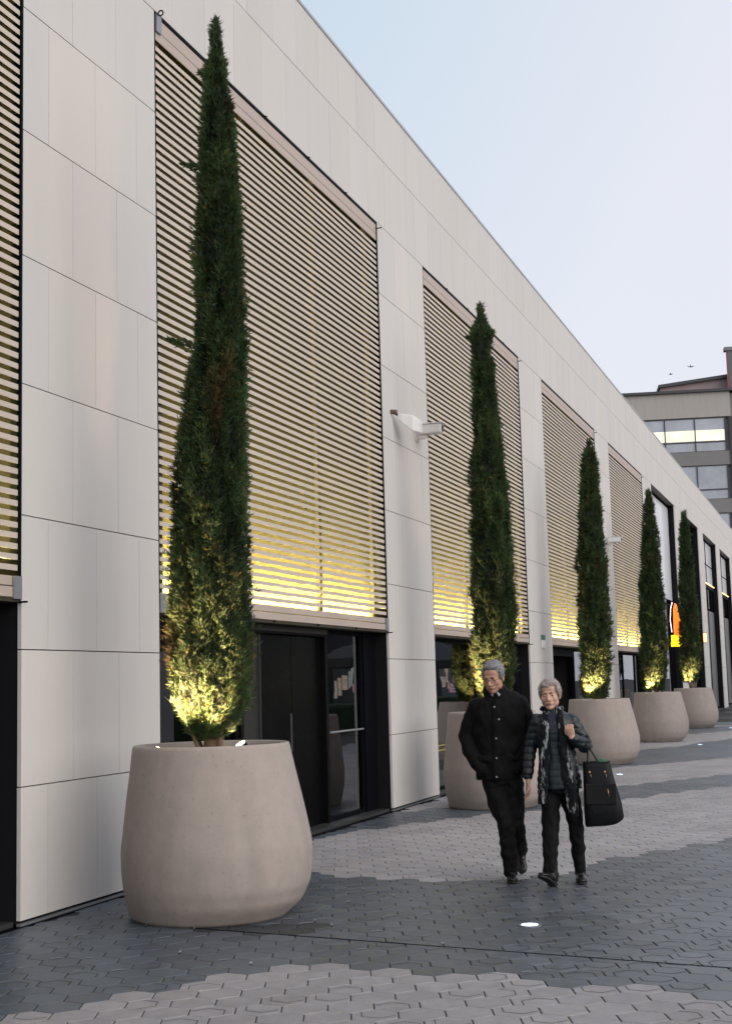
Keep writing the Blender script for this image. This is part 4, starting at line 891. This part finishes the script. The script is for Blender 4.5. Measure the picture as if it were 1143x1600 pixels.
# --- woman
def make_woman():
    P = empty('person', (-2.205, 10.92, .009), math.atan2(2.205, 10.92)); tag(P, 'woman with short grey hair in a dark quilted jacket and patterned scarf', 'person')
    Mh = Matrix.Translation((-.030, -.035, 1.462)) @ Euler((R(3), R(-2), R(-9))).to_matrix().to_4x4() @ Matrix.Scale(.985, 4)
    b = MB(); add_head(b, Mh, .98, True)
    b.tube([tuple(Mh @ Vector((0, .03, -.04))), (-.02, .0, 1.34), (-.015, .015, 1.25)], [.047, .05, .06], 16)
    b.tube([(-.01, .01, 1.28), (-.005, .0, 1.2), (.01, 0, 1.0), (.01, 0, .82)], [(.11, .075), (.13, .085), (.115, .075), (.125, .085)], 18, ax=(1, 0, 0))
    AL = [(-.145, .01, 1.265), (-.20, .03, 1.045), (-.228, -.02, .815)]; AR = [(.135, .01, 1.265), (.228, -.03, 1.055), (.128, -.175, 1.13)]
    for A_ in (AL, AR): b.capsules(A_, [.042, .035, .025])
    LL = [(-.06, 0, .8), (-.065, -.05, .46), (-.085, -.10, .10)]; LR = [(.08, 0, .8), (.13, .04, .43), (.148, .12, .10)]
    for A_ in (LL, LR): b.capsules(A_, [.062, .042, .028])
    add_hand(b, Matrix.Translation((-.228, -.02, .80)) @ Euler((R(-4), R(3), R(25))).to_matrix().to_4x4(), .28, 1)
    w_ = Vector(AR[2]); d = Vector((-.28, -.12, .95)).normalized(); z_ = -d; x_ = Vector((.35, 1, 0)); x_ = (x_-z_*x_.dot(z_)).normalized(); y2 = z_.cross(x_)
    Mf = Matrix.Translation(w_) @ Matrix((x_, y2, z_)).transposed().to_4x4() @ Matrix.Scale(.93, 4)
    add_hand(b, Mf, 1.25, -1)
    remesh(b, 'body', M_SKIN2, P, .0036, 7)
    head_extras(P, Mh, mat('silver_hair', (.33, .285, .26), .55, nscale=60, namt=.5, stretch=(1, .2, 1)), True, False, 9)
    c = MB()
    c.tube([(.015, 0, .735), (.015, 0, .82), (.01, 0, .95), (.005, 0, 1.05), (.0, 0, 1.17), (-.005, .0, 1.25), (-.01, .005, 1.295), (-.018, .005, 1.335), (-.02, .005, 1.36)], [(.172, .138), (.168, .138), (.15, .125), (.145, .12), (.16, .125), (.155, .11), (.115, .09), (.07, .07), (.066, .068)], 28, ax=(1, 0, 0))
    c.capsules([(-.135, .01, 1.255), (-.175, .025, 1.15), (-.20, .03, 1.05), (-.218, .005, .94), (-.228, -.015, .845)], [.066, .058, .053, .048, .043])
    c.capsules([(.125, .01, 1.255), (.185, -.005, 1.15), (.222, -.03, 1.065), (.185, -.10, 1.09), (.140, -.155, 1.12)], [.068, .064, .062, .052, .043])
    base = fold(.005, 12, 1.0)
    def quilt(c_, n_):
        ph = c_.z*2*math.pi/.055+(c_.x*8 if abs(c_.x) > .14 else 0)
        return base(c_, n_)+(.0075 if abs(c_.x-.0) > .145 else .0022)*(abs(math.sin(ph/2))**.6-.6)
    remesh(c, 'jacket', mat('dark_teal_quilting', (.004, .011, .015), .36, nscale=18, namt=.5, bump=.25, bscale=150), P, .006, 2, quilt)
    t = MB(); t.tube([(.01, 0, .83), (.01, 0, .74), (.01, 0, .70)], [(.145, .11), (.15, .115), (.14, .105)], 20, ax=(1, 0, 0))
    t.capsules([(-.058, 0, .74), (-.062, -.03, .60), (-.066, -.05, .46), (-.076, -.075, .28), (-.086, -.10, .12)], [.086, .076, .068, .060, .052])
    t.capsules([(.078, 0, .74), (.105, .025, .60), (.13, .04, .44), (.142, .08, .26), (.148, .12, .11)], [.086, .074, .062, .054, .048])
    remesh(t, 'trousers', mat('charcoal_trousers', (.0055, .0055, .0065), .8, nscale=30, namt=.3, bump=.2, bscale=300, spec=.2), P, .006, 2, fold(.012, 14, 9.0, 1.2))
    for hl, to in (((-.07, -.095, .018), (-.155, -.255, .095)), ((.148, .13, .014), (.155, -.035, .012))):
        s_ = MB(); shoe(s_, hl, to); s_.tube([Vector(hl)+Vector((0, .0, .04)), Vector(hl)+Vector((.0, .0, .14))], [.043, .046], 14)
        so = remesh(s_, 'boot', M_SHOE, P, .005, 2); q_ = MB(); sole(q_, hl, to); q_.build('sole', M_SOLE, so)
    # scarf
    ms = bpy.data.materials.new('scarf_print'); ms.use_nodes = True; tt = ms.node_tree; bb = tt.nodes['Principled BSDF']; bb.inputs['Roughness'].default_value = .85; bb.inputs['Specular IOR Level'].default_value = .15
    g_ = tt.nodes.new('ShaderNodeNewGeometry'); mp_ = tt.nodes.new('ShaderNodeMapping'); mp_.inputs['Scale'].default_value = (1.4, 1.4, .42); n1 = tt.nodes.new('ShaderNodeTexNoise'); n1.inputs['Scale'].default_value = 17; n1.inputs['Detail'].default_value = 5; n1.inputs['Roughness'].default_value = .65
    cr_ = tt.nodes.new('ShaderNodeValToRGB'); cr_.color_ramp.elements[0].position = .54; cr_.color_ramp.elements[0].color = (.006, .007, .010, 1); cr_.color_ramp.elements[1].position = .62; cr_.color_ramp.elements[1].color = (.26, .29, .29, 1)
    tt.links.new(g_.outputs['Position'], mp_.inputs[0]); tt.links.new(mp_.outputs[0], n1.inputs['Vector']); tt.links.new(n1.outputs['Fac'], cr_.inputs[0]); tt.links.new(cr_.outputs[0], bb.inputs['Base Color'])
    s = MB()
    def ribbon(pts, ws, th=.012):
        s.tube(pts, [(w_, th) for w_ in ws], 14, ax=(1, 0, 0))
    ribbon([(-.062, -.055, 1.335), (-.075, -.118, 1.26), (-.088, -.142, 1.16), (-.08, -.142, 1.02), (-.10, -.145, .86), (-.118, -.150, .72), (-.12, -.15, .63)], [.026, .028, .034, .032, .036, .040, .036])
    ribbon([(.035, -.045, 1.365), (.045, -.112, 1.28), (.052, -.143, 1.17), (.058, -.142, 1.03), (.075, -.145, .88), (.098, -.152, .74), (.108, -.150, .62), (.115, -.135, .53)], [.024, .028, .034, .038, .040, .046, .046, .03])
    s.tube([(-.02+.078*math.cos(t), .01+.075*math.sin(t), 1.352) for t in [R(-65)+q*R(310)/18 for q in range(19)]], .017, 10)
    remesh(s, 'scarf', ms, P, .005, 1, fold(.011, 24, 3.0, .35))
    k_ = MB(); k_.grid([[(-.045, -.118, 1.20), (.012, -.118, 1.20), (.02, -.075, 1.32), (-.05, -.075, 1.32)], [(-.045, -.13, 1.20), (.012, -.13, 1.20), (.02, -.085, 1.32), (-.05, -.085, 1.32)]]); k_.build('blouse', mat('navy_blouse', (.012, .014, .035), .8), P)
    # handbag, hanging from her forearm
    Bg = empty('handbag', P.matrix_basis @ Vector((.0, 0, 0)), P.rotation_euler.z); Bg.location = P.location+Vector((-.012, -.01, -.025)); tag(Bg, 'large black tote bag with brass clasps hanging from the woman\'s arm', 'handbag')
    def se(z_, cx, r1, r2, cy=-.05, tilt=0): return [(cx+r1*math.copysign(abs(math.cos(t*math.pi/16))**.45, math.cos(t*math.pi/16)), cy+r2*math.copysign(abs(math.sin(t*math.pi/16))**.6, math.sin(t*math.pi/16)), z_+tilt*(math.cos(t*math.pi/16))+(-.02*(1-abs(math.cos(t*math.pi/16)))*(1 if z_ < .55 else 0))) for t in range(32)]
    bb_ = MB(); bb_.grid([se(.495, .362, .142, .055, tilt=.028), se(.512, .362, .150, .068, tilt=.03), se(.62, .355, .146, .075, tilt=.02), se(.80, .335, .122, .072, tilt=.01), se(.93, .322, .108, .060), se(.965, .32, .106, .055), se(.962, .32, .100, .049), se(.90, .32, .098, .045)], cap1=True)
    body = bb_.build('body', mat('black_bag_leather', (.004, .0045, .006), .5, nscale=20, namt=.3, bump=.2, bscale=120, spec=.25), Bg, smooth=True)
    fl = MB(); fl.box((.225, -.135, .64), (.46, -.122, .80)); fl.build('front_pocket', mat('black_pocket', (.005, .005, .006), .5, spec=.25), Bg, bevel=.01)
    hs = MB()
    for cy in (-.098, -.002): hs.tube([(.262, cy, .88), (.258, cy+.0, .97), (.262, cy*.4-.03, 1.05), (.270, -.035, 1.150), (.255, -.05, 1.170), (.285, cy*.5-.03, 1.05), (.33, cy, .97), (.375, cy, .93), (.378, cy, .88)], [(.009, .004)]*9, 8)
    hs.build('handle', mat('bag_strap', (.008, .008, .009), .4), Bg, smooth=True)
    br_ = MB()
    for (x_, z_) in ((.262, .885), (.378, .885)): br_.ell((x_, -.112, z_), (.009, .006, .012)); br_.tube([(x_+.008, -.118, z_-.01), (x_+.012, -.13, z_-.04)], .003, 6)
    br_.tube([(.395, -.131, .76), (.40, -.138, .70)], .005, 6); br_.build('clasp', mat('brass', (.40, .25, .13), .3, metal=.9), Bg, smooth=True)
    gr_ = MB(); gr_.ell((.36, -.05, .955), (.05, .035, .028)); gr_.build('green_cloth', mat('green_cloth', (.02, .12, .045), .8), Bg, smooth=True)
make_woman()
